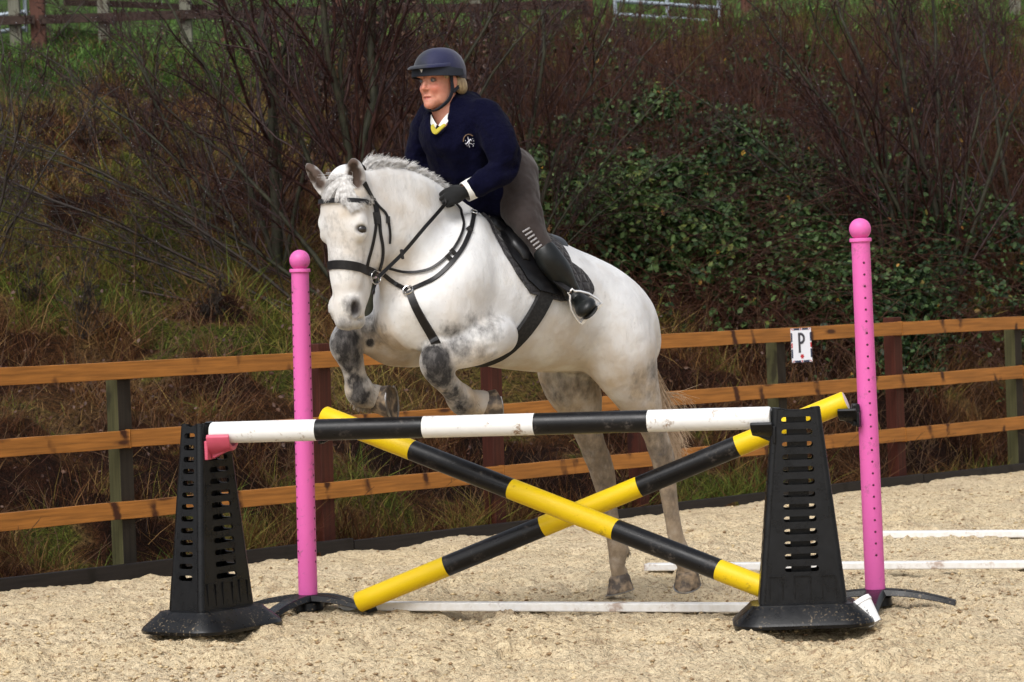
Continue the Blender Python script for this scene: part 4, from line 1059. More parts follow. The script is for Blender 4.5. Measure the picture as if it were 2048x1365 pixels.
# dark seeding dock plants standing in the grass
for i, (px, py, hh2) in enumerate(((165, 690, .75), (60, 610, .55), (430, 640, .5), (180, 300, .6))):
    q = at(px, py); rng = np.random.default_rng(90 + i)
    names = ('dark dead dock plant standing behind the left end of the top rail', 'short dark dead dock plant near the left edge', 'dark dead dock plant left of the left pink post', 'dark dead dock plant high on the left of the bank')
    shrub(q, [(0, 0, hh2, .02, .010), (.05, .02, hh2 * .9, .05, .008), (-.06, .02, hh2 * .85, -.04, .008)], names[i], 100 + i, tw=M_stemd, st=M_stemd, fine=1, drops=0, n1=9, n2=6, name='dock_plant', cat_='weed', grp='dead dock plants in the grass')
# ================================================================== the horse
hs = SDF((-0.62, -0.46, -0.02), (2.25, 0.46, 2.16), 0.0085)
def hl(px, py, m): return np.array(HL(px, py, m))
def HC(k, sy, *pts):
    hs.chain([(hl(x, y, m), r) for x, y, m, r in pts], k, sy)
# barrel, loins, croup
HC(.06, .88, (872, 560, 0, .235), (965, 592, 0, .305), (1060, 608, 0, .312), (1120, 622, 0, .285), (1170, 632, 0, .245))
HC(.08, .95, (1165, 630, 0, .235), (1215, 648, 0, .235), (1240, 680, 0, .20))
HC(.06, .75, (930, 455, 0, .10), (1000, 478, 0, .10), (1100, 530, 0, .10), (1180, 570, 0, .11), (1235, 600, 0, .10))
for m in (.135, -.135):
    HC(.07, .9, (1215 + (m > 0) * 10, 650, m, .15), (1240, 700, m, .165))
bs = SDF((-0.2, -0.46, .9), (1.5, 0.46, 2.1), 0.017)
_h = hs; hs = bs
HC(.06, .88, (872, 560, 0, .235), (965, 592, 0, .305), (1060, 608, 0, .312), (1120, 622, 0, .285), (1170, 632, 0, .245))
HC(.08, .95, (1165, 630, 0, .235), (1215, 648, 0, .235), (1240, 680, 0, .20))
HC(.06, .75, (930, 455, 0, .10), (1000, 478, 0, .10), (1100, 530, 0, .10), (1180, 570, 0, .11), (1235, 600, 0, .10))
HC(.06, .62, (945, 470, .10, .10), (930, 560, .19, .13), (905, 625, .20, .12))
HC(.06, .62, (915, 470, -.10, .10), (880, 560, -.19, .13), (835, 625, -.18, .12))
bar_me, bar_V = bs.mesh('barrel', smooth=2)
BARB = BVHTree.FromPolygons([HMAT @ Vector(v) for v in bar_V], [tuple(p.vertices) for p in bar_me.polygons])
bpy.data.meshes.remove(bar_me)
hs = _h; del bs
# tail head
HC(.04, .8, (1270, 625, 0, .075), (1288, 665, 0, .05))
# near hind leg
HC(.05, .8, (1232, 690, .14, .17), (1262, 745, .15, .135), (1282, 800, .15, .098), (1305, 855, .15, .067), (1320, 898, .15, .058))
HC(.07, .75, (1225, 690, .15, .13), (1235, 755, .17, .09), (1278, 805, .155, .075))
HC(.02, .8, (1318, 890, .15, .055), (1326, 925, .15, .056), (1334, 965, .15, .048), (1342, 1020, .15, .041), (1352, 1075, .15, .042), (1362, 1108, .15, .050), (1371, 1128, .15, .047), (1376, 1150, .15, .045))
HC(.015, .8, (1333, 893, .145, .022), (1338, 915, .145, .03), (1343, 960, .15, .02))
# off hind leg
HC(.05, .8, (1175, 690, -.14, .17), (1142, 755, -.15, .145), (1160, 800, -.15, .115), (1172, 850, -.15, .080), (1190, 905, -.15, .062))
HC(.03, .8, (1110, 745, -.17, .09), (1125, 780, -.17, .08), (1160, 830, -.15, .07))
HC(.02, .8, (1190, 905, -.15, .06), (1203, 945, -.15, .060), (1213, 990, -.15, .049), (1222, 1040, -.15, .042), (1230, 1080, -.15, .044), (1236, 1102, -.15, .052), (1234, 1130, -.15, .039), (1240, 1150, -.15, .045))
HC(.015, .8, (1210, 905, -.15, .022), (1219, 945, -.145, .028), (1226, 975, -.15, .018))
HC(.012, .9, (1247, 1092, -.15, .022), (1254, 1104, -.15, .015))
# chest and shoulders
HC(.06, 1.05, (880, 575, 0, .225), (835, 602, 0, .175), (812, 640, 0, .14))
HC(.05, 1.0, (835, 610, .11, .11), (860, 665, .10, .10))
HC(.05, 1.0, (795, 600, -.11, .105), (808, 675, -.10, .10))
HC(.06, .62, (945, 470, .10, .10), (930, 560, .19, .13), (905, 625, .20, .12))
HC(.06, .62, (915, 470, -.10, .10), (880, 560, -.19, .13), (835, 625, -.18, .12))
HC(.05, .75, (915, 630, .18, .10), (965, 655, .19, .09))
# near foreleg, folded
HC(.014, .9, (1000, 672, .215, .085), (978, 676, .225, .100), (945, 690, .225, .096), (910, 705, .205, .077), (884, 716, .185, .070))
HC(.015, .95, (878, 706, .18, .070), (873, 725, .178, .078), (880, 746, .172, .066), (892, 764, .16, .053), (908, 782, .13, .053), (921, 797, .11, .066), (930, 805, .10, .064), (948, 805, .095, .056), (964, 806, .09, .057))
hs.chain([(hl(990, 696, .315), .006), (hl(948, 706, .318), .011), (hl(908, 718, .285), .006)], .02, 1.0, 'cut')
hs.chain([(hl(980, 662, .325), .006), (hl(945, 676, .320), .010), (hl(910, 696, .285), .005)], .02, 1.0, 'cut')
hs.chain([(hl(905, 590, .330), .008), (hl(925, 625, .335), .014), (hl(975, 645, .335), .008)], .04, 1.0, 'cut')
hs.chain([(hl(805, 640, .06), .006), (hl(825, 680, .06), .012), (hl(842, 712, .06), .006)], .04, 1.0, 'cut')
# off foreleg, folded
HC(.05, .8, (828, 680, -.15, .125), (785, 683, -.16, .112), (745, 672, -.17, .090), (712, 672, -.175, .070))
HC(.015, .95, (694, 672, -.175, .066), (692, 690, -.175, .075), (699, 712, -.177, .063), (706, 735, -.182, .053), (712, 760, -.19, .053), (718, 779, -.195, .066), (723, 788, -.195, .064), (738, 792, -.198, .056), (752, 795, -.20, .057))
# neck
HC(.05, .56, (742, 408, .03, .112), (785, 442, .025, .155), (830, 495, .01, .205), (872, 550, 0, .235))
HC(.05, .55, (722, 362, .03, .055), (770, 366, .03, .075), (832, 384, .02, .085), (885, 420, .01, .09), (930, 452, 0, .095))
HC(.04, .5, (778, 490, .02, .070), (786, 540, .015, .085), (800, 590, 0, .10))

# head, in its own frame: a down the face, f out of the face, l to the horse's left
HO = hl(684, 352, .03)
_t = rad(10); _p = rad(1)
hf = np.array((math.cos(_t), math.sin(_t), 0)); hl_ = np.array((-math.sin(_t), math.cos(_t), 0))
ha = hf * math.sin(_p) + np.array((0, 0, -math.cos(_p))); hfr = hf * math.cos(_p) + np.array((0, 0, math.sin(_p)))
HR = np.stack([ha, hfr, hl_], 1)
HSC = 1.03
def hd(a, f, l): return HO + (ha * a + hfr * f + hl_ * l) * HSC
def HE(c, r, k=.03, mode='add', rot=None, f=None):
    R = HR if rot is None else HR @ np.array(rot)
    (f or hs).ell(hd(*c), np.array(r) * HSC, R, k, mode)
def rotl(d):  # rotation in the a-f plane
    c, s_ = math.cos(rad(d)), math.sin(rad(d)); return [[c, -s_, 0], [s_, c, 0], [0, 0, 1]]
HE((.09, -.03, 0), (.14, .10, .098), .04)              # poll and brain case
HE((.17, .000, 0), (.15, .070, .112), .035)             # forehead
HE((.22, -.090, 0), (.17, .13, .085), .04)              # upper jaw block
for q in (1, -1):
    HE((.255, -.135, .050 * q), (.155, .130, .048), .018, rot=rotl(6))        # cheek plates
    HE((.222, .000, .094 * q), (.060, .040, .030), .025)         # eye socket bulge
    HE((.190, .012, .092 * q), (.030, .026, .026), .012)         # brow
    HE((.36, -.022, .060 * q), (.12, .014, .015), .02, rot=rotl(5))   # facial crest
HE((.34, .000, 0), (.22, .056, .075), .03, rot=rotl(1))  # nose bridge
HE((.42, -.070, 0), (.19, .085, .066), .03, rot=rotl(9))  # mid muzzle
HE((.555, -.020, 0), (.088, .066, .072), .025)            # muzzle
HE((.622, -.012, 0), (.034, .046, .058), .02)              # upper lip
HE((.612, -.068, 0), (.042, .034, .044), .015)            # lower lip, chin
for q in (1, -1):
    HE((.560, .008, .056 * q), (.048, .034, .024), .015)
    HE((.568, .018, .078 * q), (.036, .018, .030), .008, mode='cut')
    HE((.230, .022, .122 * q), (.016, .028, .022), .010, mode='cut')
    HE((.608, -.042, .062 * q), (.005, .035, .03), .006, mode='cut')
# ears: cupped cones, opening forward
def ear(base, tip, w, open_dir):
    b = np.array(base); t_ = np.array(tip); ax = (t_ - b) / np.linalg.norm(t_ - b); L_ = np.linalg.norm(t_ - b)
    od = np.array(open_dir) - ax * ax.dot(open_dir); od /= np.linalg.norm(od); sd_ = np.cross(ax, od)
    R = np.stack([ax, sd_, od], 1)
    hs.ell(b + ax * L_ * .42, (L_ * .58, w, w * .8), R, .012)
    hs.cone(b + ax * L_ * .55, w * .62, t_, .004, .012)
    hs.ell(b + ax * L_ * .50 + od * w * .75, (L_ * .42, w * .62, w * .95), R, .008, 'cut')
ear(hl(716, 378, .085), hl(706, 317, .10), .043, hfr * .8 - hl_ * .1 + hl_ * .5)
ear(hl(654, 388, -.075), hl(614, 328, -.13), .043, hfr * .8 - hl_ * .5)

# hooves are carved smooth lumps of their own
horse_me, horse_V = hs.mesh('horse', smooth=5)
del hs
# colour masks painted over the body by where things are: dark knees and shins, stained belly and legs, painted shade on the off thigh
VW = horse_V @ np.array([list(HU), list(HN), [0, 0, 1]]) + np.array(H0)
VD = (VW - np.array(CAMP)); VD /= np.linalg.norm(VD, axis=1)[:, None]
def blobs(V, lst):
    out = np.zeros(len(V))
    for c, r, s_ in lst:
        w_ = H0 + HU * c[0] + HN * c[1] + Vector((0, 0, c[2])); dc = np.array(w_ - CAMP); dist = np.linalg.norm(dc); dc /= dist
        d = np.linalg.norm(VD - dc, axis=1) * dist
        d = np.where(np.abs(V[:, 1] - c[1]) < .14, d, d + .3 * np.clip(np.abs(V[:, 1] - c[1]) - .14, 0, 1) * 8) / r
        out = np.maximum(out, s_ * np.clip(1.6 - 1.3 * d, 0, 1))
    return out
grey = blobs(horse_V, [
    (hl(872, 722, .2), .085, 1), (hl(885, 755, .16), .06, .95), (hl(903, 788, .13), .06, .75), (hl(925, 815, .10), .06, .75),
    (hl(920, 690, .24), .08, .55), (hl(950, 660, .30), .06, .42), (hl(985, 665, .30), .06, .34), (hl(960, 700, .30), .06, .32), (hl(945, 650, .28), .07, .35), (hl(960, 700, .28), .07, .25),
    (hl(690, 682, -.15), .085, 1), (hl(702, 725, -.17), .06, .8), (hl(710, 765, -.19), .06, .75), (hl(720, 790, -.2), .06, .9),
    (hl(735, 650, -.12), .07, .6), (hl(768, 665, -.12), .07, .3), (hl(905, 665, .24), .06, .5), (hl(985, 640, .25), .06, .35), (hl(920, 660, .24), .05, .4), (hl(975, 720, .25), .06, .3),
    (hl(1295, 770, .2), .10, .30), (hl(1316, 745, .14), .07, .42), (hl(1318, 900, .15), .07, .45),
    (hl(1120, 775, -.1), .12, .46), (hl(1170, 765, -.1), .10, .45), (hl(1200, 930, -.12), .07, .40),  # off thigh: mostly shade, painted into the coat colour; then the grey hock
    (hl(700, 610, .06), .05, .55), (hl(690, 645, .03), .05, .45), (hl(690, 520, .03), .12, .22), (hl(675, 455, -.02), .08, .18), (hl(668, 378, -.02), .07, .6), (hl(1370, 1110, .15), .05, .35),
    (hl(740, 686, -.05), .022, 1.0)])
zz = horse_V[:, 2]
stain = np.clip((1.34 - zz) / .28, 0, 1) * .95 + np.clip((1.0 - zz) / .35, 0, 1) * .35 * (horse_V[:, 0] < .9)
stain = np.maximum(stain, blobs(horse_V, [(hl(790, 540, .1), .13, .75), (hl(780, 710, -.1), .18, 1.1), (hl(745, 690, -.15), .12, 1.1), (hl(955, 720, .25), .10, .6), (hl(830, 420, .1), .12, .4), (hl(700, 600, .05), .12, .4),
    (hl(690, 400, 0), .13, .7), (hl(690, 500, .03), .16, .35), (hl(760, 400, .08), .12, .35), (hl(1000, 745, .1), .2, .5), (hl(1140, 690, .25), .15, .55), (hl(940, 620, .25), .15, .25)]))
dark = np.zeros(len(horse_V))
_hc = (horse_V - HO) @ HR / HSC
dark = np.maximum(dark, np.clip(1.6 - np.linalg.norm((_hc - [.566, .014, .070]) / [.036, .022, .030], axis=1) * .95, 0, 1))
dark = np.maximum(dark, np.clip(1.6 - np.linalg.norm((_hc - [.566, .014, -.070]) / [.036, .022, .030], axis=1) * .95, 0, 1))
dark = np.maximum(dark, .38 * np.clip((_hc[:, 0] - .60) / .03, 0, 1) * (_hc[:, 0] < .75) * (np.abs(_hc[:, 2]) < .12) * (np.abs(_hc[:, 1]) < .15))
for q in (1, -1):
    dark = np.maximum(dark, .85 * np.clip(1.9 - np.linalg.norm((_hc - [.230, .014, .112 * q]) / [.018, .028, .02], axis=1) * 1.3, 0, 1))
# inside of the ears
earin = blobs(horse_V, [(hl(710, 348, .12), .040, 1.0), (hl(714, 366, .12), .030, 1.0), (hl(706, 328, .11), .032, 1), (hl(630, 352, -.09), .040, 1.0), (hl(640, 368, -.08), .028, .9), (hl(620, 336, -.12), .030, 1)])
earn = np.clip(earin * 1.3, 0, 1) * (horse_V[:, 2] > hl(700, 385, .1)[2])
def run(lst):
    out = []
    for (a, ra, sa), (b_, rb, sb) in zip(lst[:-1], lst[1:]):
        for t in (0, .33, .66): out.append((hl(*[a[i] + (b_[i] - a[i]) * t for i in range(3)]), ra + (rb - ra) * t, sa + (sb - sa) * t))
    return out
grey = np.maximum(grey, blobs(horse_V, run([((868, 712, .18), .075, .95), ((878, 745, .17), .075, 1.0), ((898, 775, .13), .055, .50), ((924, 806, .11), .06, .62), ((940, 810, .10), .05, .4)])
    + run([((688, 675, -.17), .075, .95), ((698, 712, -.17), .07, 1.0), ((709, 750, -.18), .055, .50), ((720, 786, -.19), .06, .64), ((735, 795, -.2), .05, .35)])
    + run([((1300, 840, .15), .08, .28), ((1320, 900, .15), .07, .46), ((1334, 950, .15), .05, .36), ((1350, 1070, .15), .05, .2)])
    + run([((1165, 840, -.13), .09, .28), ((1198, 930, -.14), .07, .42), ((1215, 980, -.14), .05, .34), ((1236, 1100, -.14), .06, .34)])))
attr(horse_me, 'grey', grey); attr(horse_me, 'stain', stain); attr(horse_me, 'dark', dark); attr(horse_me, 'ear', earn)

M_coat = bpy.data.materials.new('grey_horse_coat'); g = NG(M_coat)
n1 = g.noise(9, 5); n2 = g.noise(3.2, 3); n3 = g.noise(38, 3); n4 = g.noise(160, 2, stretch=(1, 1, .35)); fle = g.vor(75)
white = g.mix(g.rng(g.math('ADD', n2, g.math('MULTIPLY', g.math('SUBTRACT', n1, .5), .5)), .4, .68), (.74, .74, .735), (.60, .60, .605))
white = g.mix(g.math('MULTIPLY', g.rng(n1, .50, .75), .35), white, (.64, .57, .47))
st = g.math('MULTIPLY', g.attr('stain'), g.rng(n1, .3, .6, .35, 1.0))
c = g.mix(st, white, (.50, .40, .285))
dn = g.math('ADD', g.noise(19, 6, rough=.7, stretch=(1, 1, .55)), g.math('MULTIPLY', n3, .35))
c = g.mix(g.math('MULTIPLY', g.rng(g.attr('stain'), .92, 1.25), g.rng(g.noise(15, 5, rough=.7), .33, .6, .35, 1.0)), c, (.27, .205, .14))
gm = g.rng(g.math('ADD', g.attr('grey'), g.math('MULTIPLY', g.math('SUBTRACT', dn, .67), 1.1)), .14, .78)
gcol = g.mix(g.rng(g.noise(34, 5, rough=.7, stretch=(1, 1, .4)), .46, .74), (.024, .022, .022), (.14, .13, .125))
c = g.mix(gm, c, gcol)
c = g.mix(g.math('MULTIPLY', g.rng(fle, .10, .03), g.rng(n2, .45, .6, .1, .85)), c, (.3, .25, .21))
c = g.mix(g.attr('ear'), c, (.075, .050, .038))
c = g.mix(g.attr("dark"), c, (.035, .030, .030))
g.set(color=c, rough=.7, spec=.2, sheen=.08, normal=g.bump(g.math('ADD', g.math('MULTIPLY', n4, .5), g.math('MULTIPLY', n3, .8)), .35, .006, g.bump(g.noise(9, 3, stretch=(1.3, 1, .6)), .22, .03, g.bump(n1, .25, .03))))

hroot = empty('horse', H0, 'white-grey horse with dark knees leaping over the crossed poles with a rider on its back', 'horse')
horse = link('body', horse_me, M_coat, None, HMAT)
horse.parent = hroot; horse.matrix_parent_inverse = parent_matrix(hroot).inverted()
HBVH = BVHTree.FromPolygons([HMAT @ Vector(v) for v in horse_V], [tuple(p.vertices) for p in horse_me.polygons])
# ------------------------------------------------------------------ eyes, hooves, mane, forelock, tail
R_ = random.Random(5)
def w_(p): return HMAT @ Vector(p)
M_eye = mat('wet_dark_eye', (.012, .008, .006), .08, coat=.6)
for q in (1, -1):
    b = MB(); b.lathe([(.0255 * math.sin(a), -.0255 * math.cos(a)) for a in np.linspace(0.001, math.pi - .001, 13)], 20)
    b.build('eye', M_eye, horse, mw=Matrix.Translation(w_(hd(.232, -.000, .099 * q))))

M_hoof = mat('muddy_hoof_horn', (.075, .058, .046), .6, noise=(24, (.34, .25, .16), 1.0, 5), bump=(60, .4, .004))
M_shoe = mat('worn_steel', (.35, .34, .33), .35, metal=.9, noise=(40, (.2, .17, .14), .6, 3))
def hoof(top, toe_dir, down, sc=1.0, shoe=True):
    """horn capsule: top = centre of the coronet (world), down = towards the sole, toe_dir = towards the toe"""
    dn = Vector(down).normalized(); td = (Vector(toe_dir) - dn * Vector(toe_dir).dot(dn)).normalized(); sd_ = dn.cross(td)
    M = Matrix.Translation(top) @ Matrix((td, sd_, dn)).transposed().to_4x4()
    b = MB(); n = 28; vs = []; rings = []
    for j, z in enumerate((-.020, -.008, .002, .018, .036, .050, .053)):
        k = max(0, z) / .053
        for i in range(n):
            a = 2 * math.pi * i / n; c, s_ = math.cos(a), math.sin(a)
            r = (.050 + .009 * k) if j > 1 else (.040, .049)[j]
            x = r * c * (1.12 if c > 0 else .82) + .016 * k * (c > 0) * c + .006 * k + (.006 if j == 6 else 0) * -c
            y = r * s_ * (1.0 if c > -.6 else .92)
            vs.append(M @ (Vector((x, y, z)) * sc))
    fs = [(j * n + i, j * n + (i + 1) % n, (j + 1) * n + (i + 1) % n, (j + 1) * n + i) for j in range(6) for i in range(n)]
    fs.append(tuple(range(n))); b.add(vs, fs)
    # concave sole
    c0 = len(vs); sole = [M @ (Vector(((.05 * math.cos(2 * math.pi * i / n)) * 1.05 + .015, .05 * math.sin(2 * math.pi * i / n), .046)) * sc) for i in range(n)]
    b.add(vs[6 * n:7 * n] + sole, [(i, (i + 1) % n, n + (i + 1) % n, n + i) for i in range(n)] + [tuple(range(n, 2 * n))])
    h = b.build('hoof', M_hoof, horse, auto=50)
    if shoe:
        b = MB(); pts = []
        for i in range(15):
            a = rad(-140 + 280 * i / 14); c, s_ = math.cos(a), math.sin(a)
            x = .060 * c * (1.12 if c > 0 else .82) + .022 * (c > 0) * c + .008; y = .058 * s_
            pts.append(M @ (Vector((x * .93, y * .97, .055)) * sc))
        b.tube(pts, .0055 * sc, 6, flat=.6, upv=dn); b.build('horseshoe', M_shoe, h)
hoof(H(968, 807, .09), (.10, .35, -1), (.86, .22, .10), 1.24)
hoof(H(754, 797, -.20), (.05, .30, -1), (.80, -.30, .04), 1.26)
hoof(H(1241, 1158, -.15), HU * 1 + Vector((0, 0, -.1)), (.20, .02, -1), 1.08)
hoof(H(1375, 1146, .15), HU * .6 + Vector((.1, -.3, -.9)), (.05, .40, -1), 1.08)

def hit(px, py, bv=None):
    d = ray(px, py).normalized()
    loc, nor, i, dist = (bv or HBVH).ray_cast(CAMP, d)
    if loc is None: loc, nor, i, dist = (bv or HBVH).find_nearest(CAMP + d * 13.9)
    return loc, nor
M_hair = bpy.data.materials.new('pale_horse_hair'); g = NG(M_hair)
g.set(color=g.mix(g.rng(g.noise(60, 2), .35, .7), (.80, .79, .78), (.48, .46, .44)), rough=.5, spec=.4)
M_tail = bpy.data.materials.new('cream_tail_hair'); g = NG(M_tail)
g.set(color=g.mix(g.rng(g.noise(50, 2), .35, .7), (.66, .50, .34), (.42, .28, .17)), rough=.5, spec=.4)
def strand(b, pts, r0, r1=None, n=3):
    k = len(pts); b.tube(pts, [r0 + ((r1 if r1 is not None else r0 * .2) - r0) * i / (k - 1) for i in range(k)], n, cap=False)
b = MB()
cr = [(722, 345, .03), (740, 345, .03), (760, 345, .028), (785, 350, .025), (810, 356, .02), (840, 368, .015), (865, 384, .01), (888, 400, .008), (905, 414, 0)]
for i in range(2600):
    t = R_.random() ** .9 * (len(cr) - 1.01); k = int(t); f = t - k
    px = cr[k][0] + (cr[k + 1][0] - cr[k][0]) * f; py = cr[k][1] + (cr[k + 1][1] - cr[k][1]) * f; m = cr[k][2] * (1 - f) + cr[k + 1][2] * f
    p = H(px, py, m + R_.gauss(0, .010))
    o = p + Vector((0, 0, .5)); loc, nor, _, _ = HBVH.ray_cast(o, Vector((0, 0, -1)))
    if loc is None: continue
    loc = loc - Vector((0, 0, .006))
    u = t / (len(cr) - 1)
    L_ = (.088 - .052 * u) * R_.uniform(.65, 1.1) * (.85 + .25 * math.sin(t * 9 + 2))
    back = -HU; d0 = Vector((0, 0, 1)) * .9 + back * (.35 + .5 * u + .16 * math.sin(t * 7) + R_.gauss(0, .11)) + HN * R_.gauss(.02, .14)
    d0.normalize(); bend = back * .8 + HN * (.3 + R_.gauss(0, .15)) + Vector((0, 0, -.75 - .5 * u))
    bk = R_.uniform(.15, .6); pts = [loc + d0 * L_ * a + bend * L_ * a * a * bk for a in (0, .25, .5, .75, 1)]
    strand(b, pts, .0018, .0004)
mane = b.build('mane', M_hair, horse, auto=False)
# forelock: combed from the poll down each side of the forehead, over the brow band
b = MB()
LK = [(R_.gauss(690, 6), R_.gauss(358, 3), *(((648 + 20 * u, 400 - 6 * u), (664 + 12 * u, 368)), ((700 + 40 * u, 426 - 22 * u), (682 + 22 * u, 394 - 8 * u)), ((668 + 28 * u, 398 + 14 * u), (676 + 12 * u, 376)))[k]) for k in (0, 1, 2, 1, 0, 1, 2, 0, 1, 0, 1, 2, 1, 0) for u in (R_.random(),)]
for i in range(900):
    rx_, ry_, tp_, md_ = LK[i % len(LK)]; root = (rx_ + R_.gauss(0, 2.5), ry_ + R_.gauss(0, 2)); j_ = R_.gauss(0, 1); tip = (tp_[0] + j_ * 2.2, tp_[1] + R_.gauss(0, 3.5)); mid = (md_[0] + j_ * 3, md_[1] + R_.gauss(0, 2))
    q_ = []
    for (x, y), o_ in ((root, .006), (mid, .016), (tip, .014)):
        l, n_ = hit(x, y); q_.append(l + n_ * (o_ + R_.gauss(0, .0015)))
    pts = [q_[0] * (1 - a) ** 2 + q_[1] * 2 * a * (1 - a) + q_[2] * a * a for a in np.linspace(0, 1, 7)]
    strand(b, pts, .0017, .0005)
for i in range(70):   # flyaway hair between the ears
    p0, n0 = hit(R_.uniform(668, 706), R_.uniform(356, 366))
    if p0 is None: continue
    d0 = Vector((R_.gauss(-.25, .5), R_.gauss(0, .3), 1)).normalized(); L_ = R_.uniform(.03, .09); bd = Vector((R_.gauss(-.5, .5), 0, -.9))
    strand(b, [p0 + d0 * L_ * a + bd * L_ * a * a * .6 for a in (0, .3, .6, 1)], .0013, .0004)
b.build('forelock', M_hair, horse, auto=False)
# feather at the back of the fetlocks
b = MB()
for px, py, m in ((932, 812, .10), (950, 806, .09), (722, 794, -.195), (740, 795, -.2), (1258, 1108, -.15), (1250, 1125, -.15), (1380, 1130, .15)):
    for i in range(110):
        c_ = H(px + R_.gauss(0, 5), py + R_.gauss(0, 5), m); l, n_, _, _ = HBVH.find_nearest(c_)
        d0 = (n_ + Vector((R_.gauss(0, .3), R_.gauss(0, .3), -.7))).normalized(); L_ = R_.uniform(.006, .018)
        strand(b, [l - n_ * .003, l + d0 * L_ * .5, l + d0 * L_ + Vector((0, 0, -.3 * L_))], .0012, .0004)
M_feat = mat('muddy_feather', (.30, .25, .19), .6)
b.build('feather', M_feat, horse, auto=False)
# tail
b = MB()
for i in range(900):
    r0 = H(1285 + R_.gauss(0, 4), 655 + R_.gauss(0, 8), R_.gauss(0, .02)) 
    j = R_.gauss(0, 1); k = R_.gauss(0, 1); kk = R_.random()
    wsp = kk > .90
    if not wsp:
        c1 = H(1298 + j * 4, 745, .0 + k * .03); c2 = H(1312 + j * 7, 840, .02 + k * .045); c3 = H(1348 + j * 9 , 860 + R_.uniform(20, 80), .02 + k * .06)
    else:
        c1 = H(1300 + j * 4, 760, .02); c2 = H(1335 + j * 10, 815 + k * 8, .04); c3 = H(1370 + j * 9, 870 + k * 22, .05 + k * .05)
    pts = []
    for a in np.linspace(0, 1, 9):
        pts.append(r0 * (1 - a) ** 3 + c1 * 3 * a * (1 - a) ** 2 + c2 * 3 * a * a * (1 - a) + c3 * a ** 3 + Vector((R_.gauss(0, .002), R_.gauss(0, .002), 0)))
    if R_.random() < .45: pts.append(pts[-1] + Vector((R_.gauss(.0, .02), R_.gauss(0, .02), -.02)))
    strand(b, pts, .0017, .0006)
for i in range(14):
    j = R_.gauss(0, 1); a0 = H(1322, 790 + j * 6, .02); a1 = H(1360 + R_.uniform(0, 25), 780 + R_.gauss(0, 5), .03); a2 = H(1385 + R_.uniform(-20, 18), 815 + R_.gauss(0, 14), .05)
    strand(b, [a0 * (1 - a) ** 2 + a1 * 2 * a * (1 - a) + a2 * a * a for a in np.linspace(0, 1, 7)], .0012, .0005)
b.build('tail', M_tail, horse, auto=False)
# ------------------------------------------------------------------ tack
M_leather = mat('black_bridle_leather', (.006, .0055, .006), .42, spec=.35, noise=(60, (.016, .014, .014), .6, 3), bump=(250, .15, .001))
M_metal = mat('polished_steel', (.72, .72, .73), .18, metal=1.0)
M_pad = bpy.data.materials.new('quilted_charcoal_cloth'); g = NG(M_pad)
wv = g.vor(26, feat='DISTANCE_TO_EDGE', rnd=0.0)
g.set(color=g.mix(g.rng(g.noise(90, 3), .3, .7), (.016, .015, .017), (.032, .030, .033)), rough=.9, spec=.2, sheen=.2, normal=g.bump(g.rng(wv, 0, .25), .5, .01))
def ribbon(name, pts, nors, width, thick, material, parent, closed=False, mb=None, taper=None):
    """a strap of real thickness lying along pts with the given surface normals (world)"""
    own = mb is None; b = mb or MB(); n = len(pts); vs = []
    for i in range(n):
        p = Vector(pts[i]); nr = Vector(nors[i]).normalized()
        a = Vector(pts[(i - 1) % n] if (closed or i > 0) else pts[i]); c = Vector(pts[(i + 1) % n] if (closed or i < n - 1) else pts[i])
        t = (c - a).normalized(); sd_ = t.cross(nr).normalized(); nr = sd_.cross(t).normalized()
        wd = width / 2 * (taper[i] if taper else 1)
        vs += [p - sd_ * wd, p - sd_ * wd * .9 + nr * thick, p + sd_ * wd * .9 + nr * thick, p + sd_ * wd]
    fs = []
    for i in range(n if closed else n - 1):
        j = (i + 1) % n
        for k in range(4): fs.append((i * 4 + k, i * 4 + (k + 1) % 4, j * 4 + (k + 1) % 4, j * 4 + k))
    if not closed: fs += [(0, 1, 2, 3), ((n - 1) * 4 + 3, (n - 1) * 4 + 2, (n - 1) * 4 + 1, (n - 1) * 4)]
    b.add(vs, fs)
    return b.build(name, material, parent, auto=40) if own else None
def cat(pts, k=8):
    out = []; n = len(pts)
    for i in range(n - 1):
        a, b_, c, d = [np.array(pts[j], float) for j in (max(i - 1, 0), i, i + 1, min(i + 2, n - 1))]
        for t in np.arange(0, 1, 1 / k):
            out.append(.5 * (2 * b_ + (c - a) * t + (2 * a - 5 * b_ + 4 * c - d) * t * t + (3 * b_ - a - 3 * c + d) * t ** 3))
    out.append(np.array(pts[-1], float)); return out
def smooth_pts(P_, it=2):
    P_ = [Vector(p) for p in P_]
    for _ in range(it): P_ = [P_[0]] + [(P_[i - 1] + P_[i] * 2 + P_[i + 1]) / 4 for i in range(1, len(P_) - 1)] + [P_[-1]]
    return P_
def lay(px_pts, off=.002, bv=None, sm=2, k=8):
    """lay a path over the horse's skin as seen from the side"""
    P_, N_ = [], []
    for q in cat(px_pts, k):
        l, n_ = hit(q[0], q[1], bv)
        if l is None: continue
        P_.append(l + n_ * off); N_.append(n_)
    N_ = [n_.normalized() for n_ in smooth_pts(N_, 4)]
    return smooth_pts(P_, sm), N_
def mirror(P_, N_, bv=None, off=.002):
    """the same path on the horse's other side"""
    o, on = [], []
    for p in P_:
        q = toL(p); q.y = -q.y; wq = w_(q)
        l, n_, i, d = (bv or HBVH).find_nearest(wq); o.append(l + n_ * off); on.append(n_)
    on = [n_.normalized() for n_ in smooth_pts(on, 4)]
    return smooth_pts(o, 3), on
def hdw(a, f, l): return w_(hd(a, f, l))
def headdir(v): return (HMAT.to_3x3() @ Vector(HR @ np.array(v)))
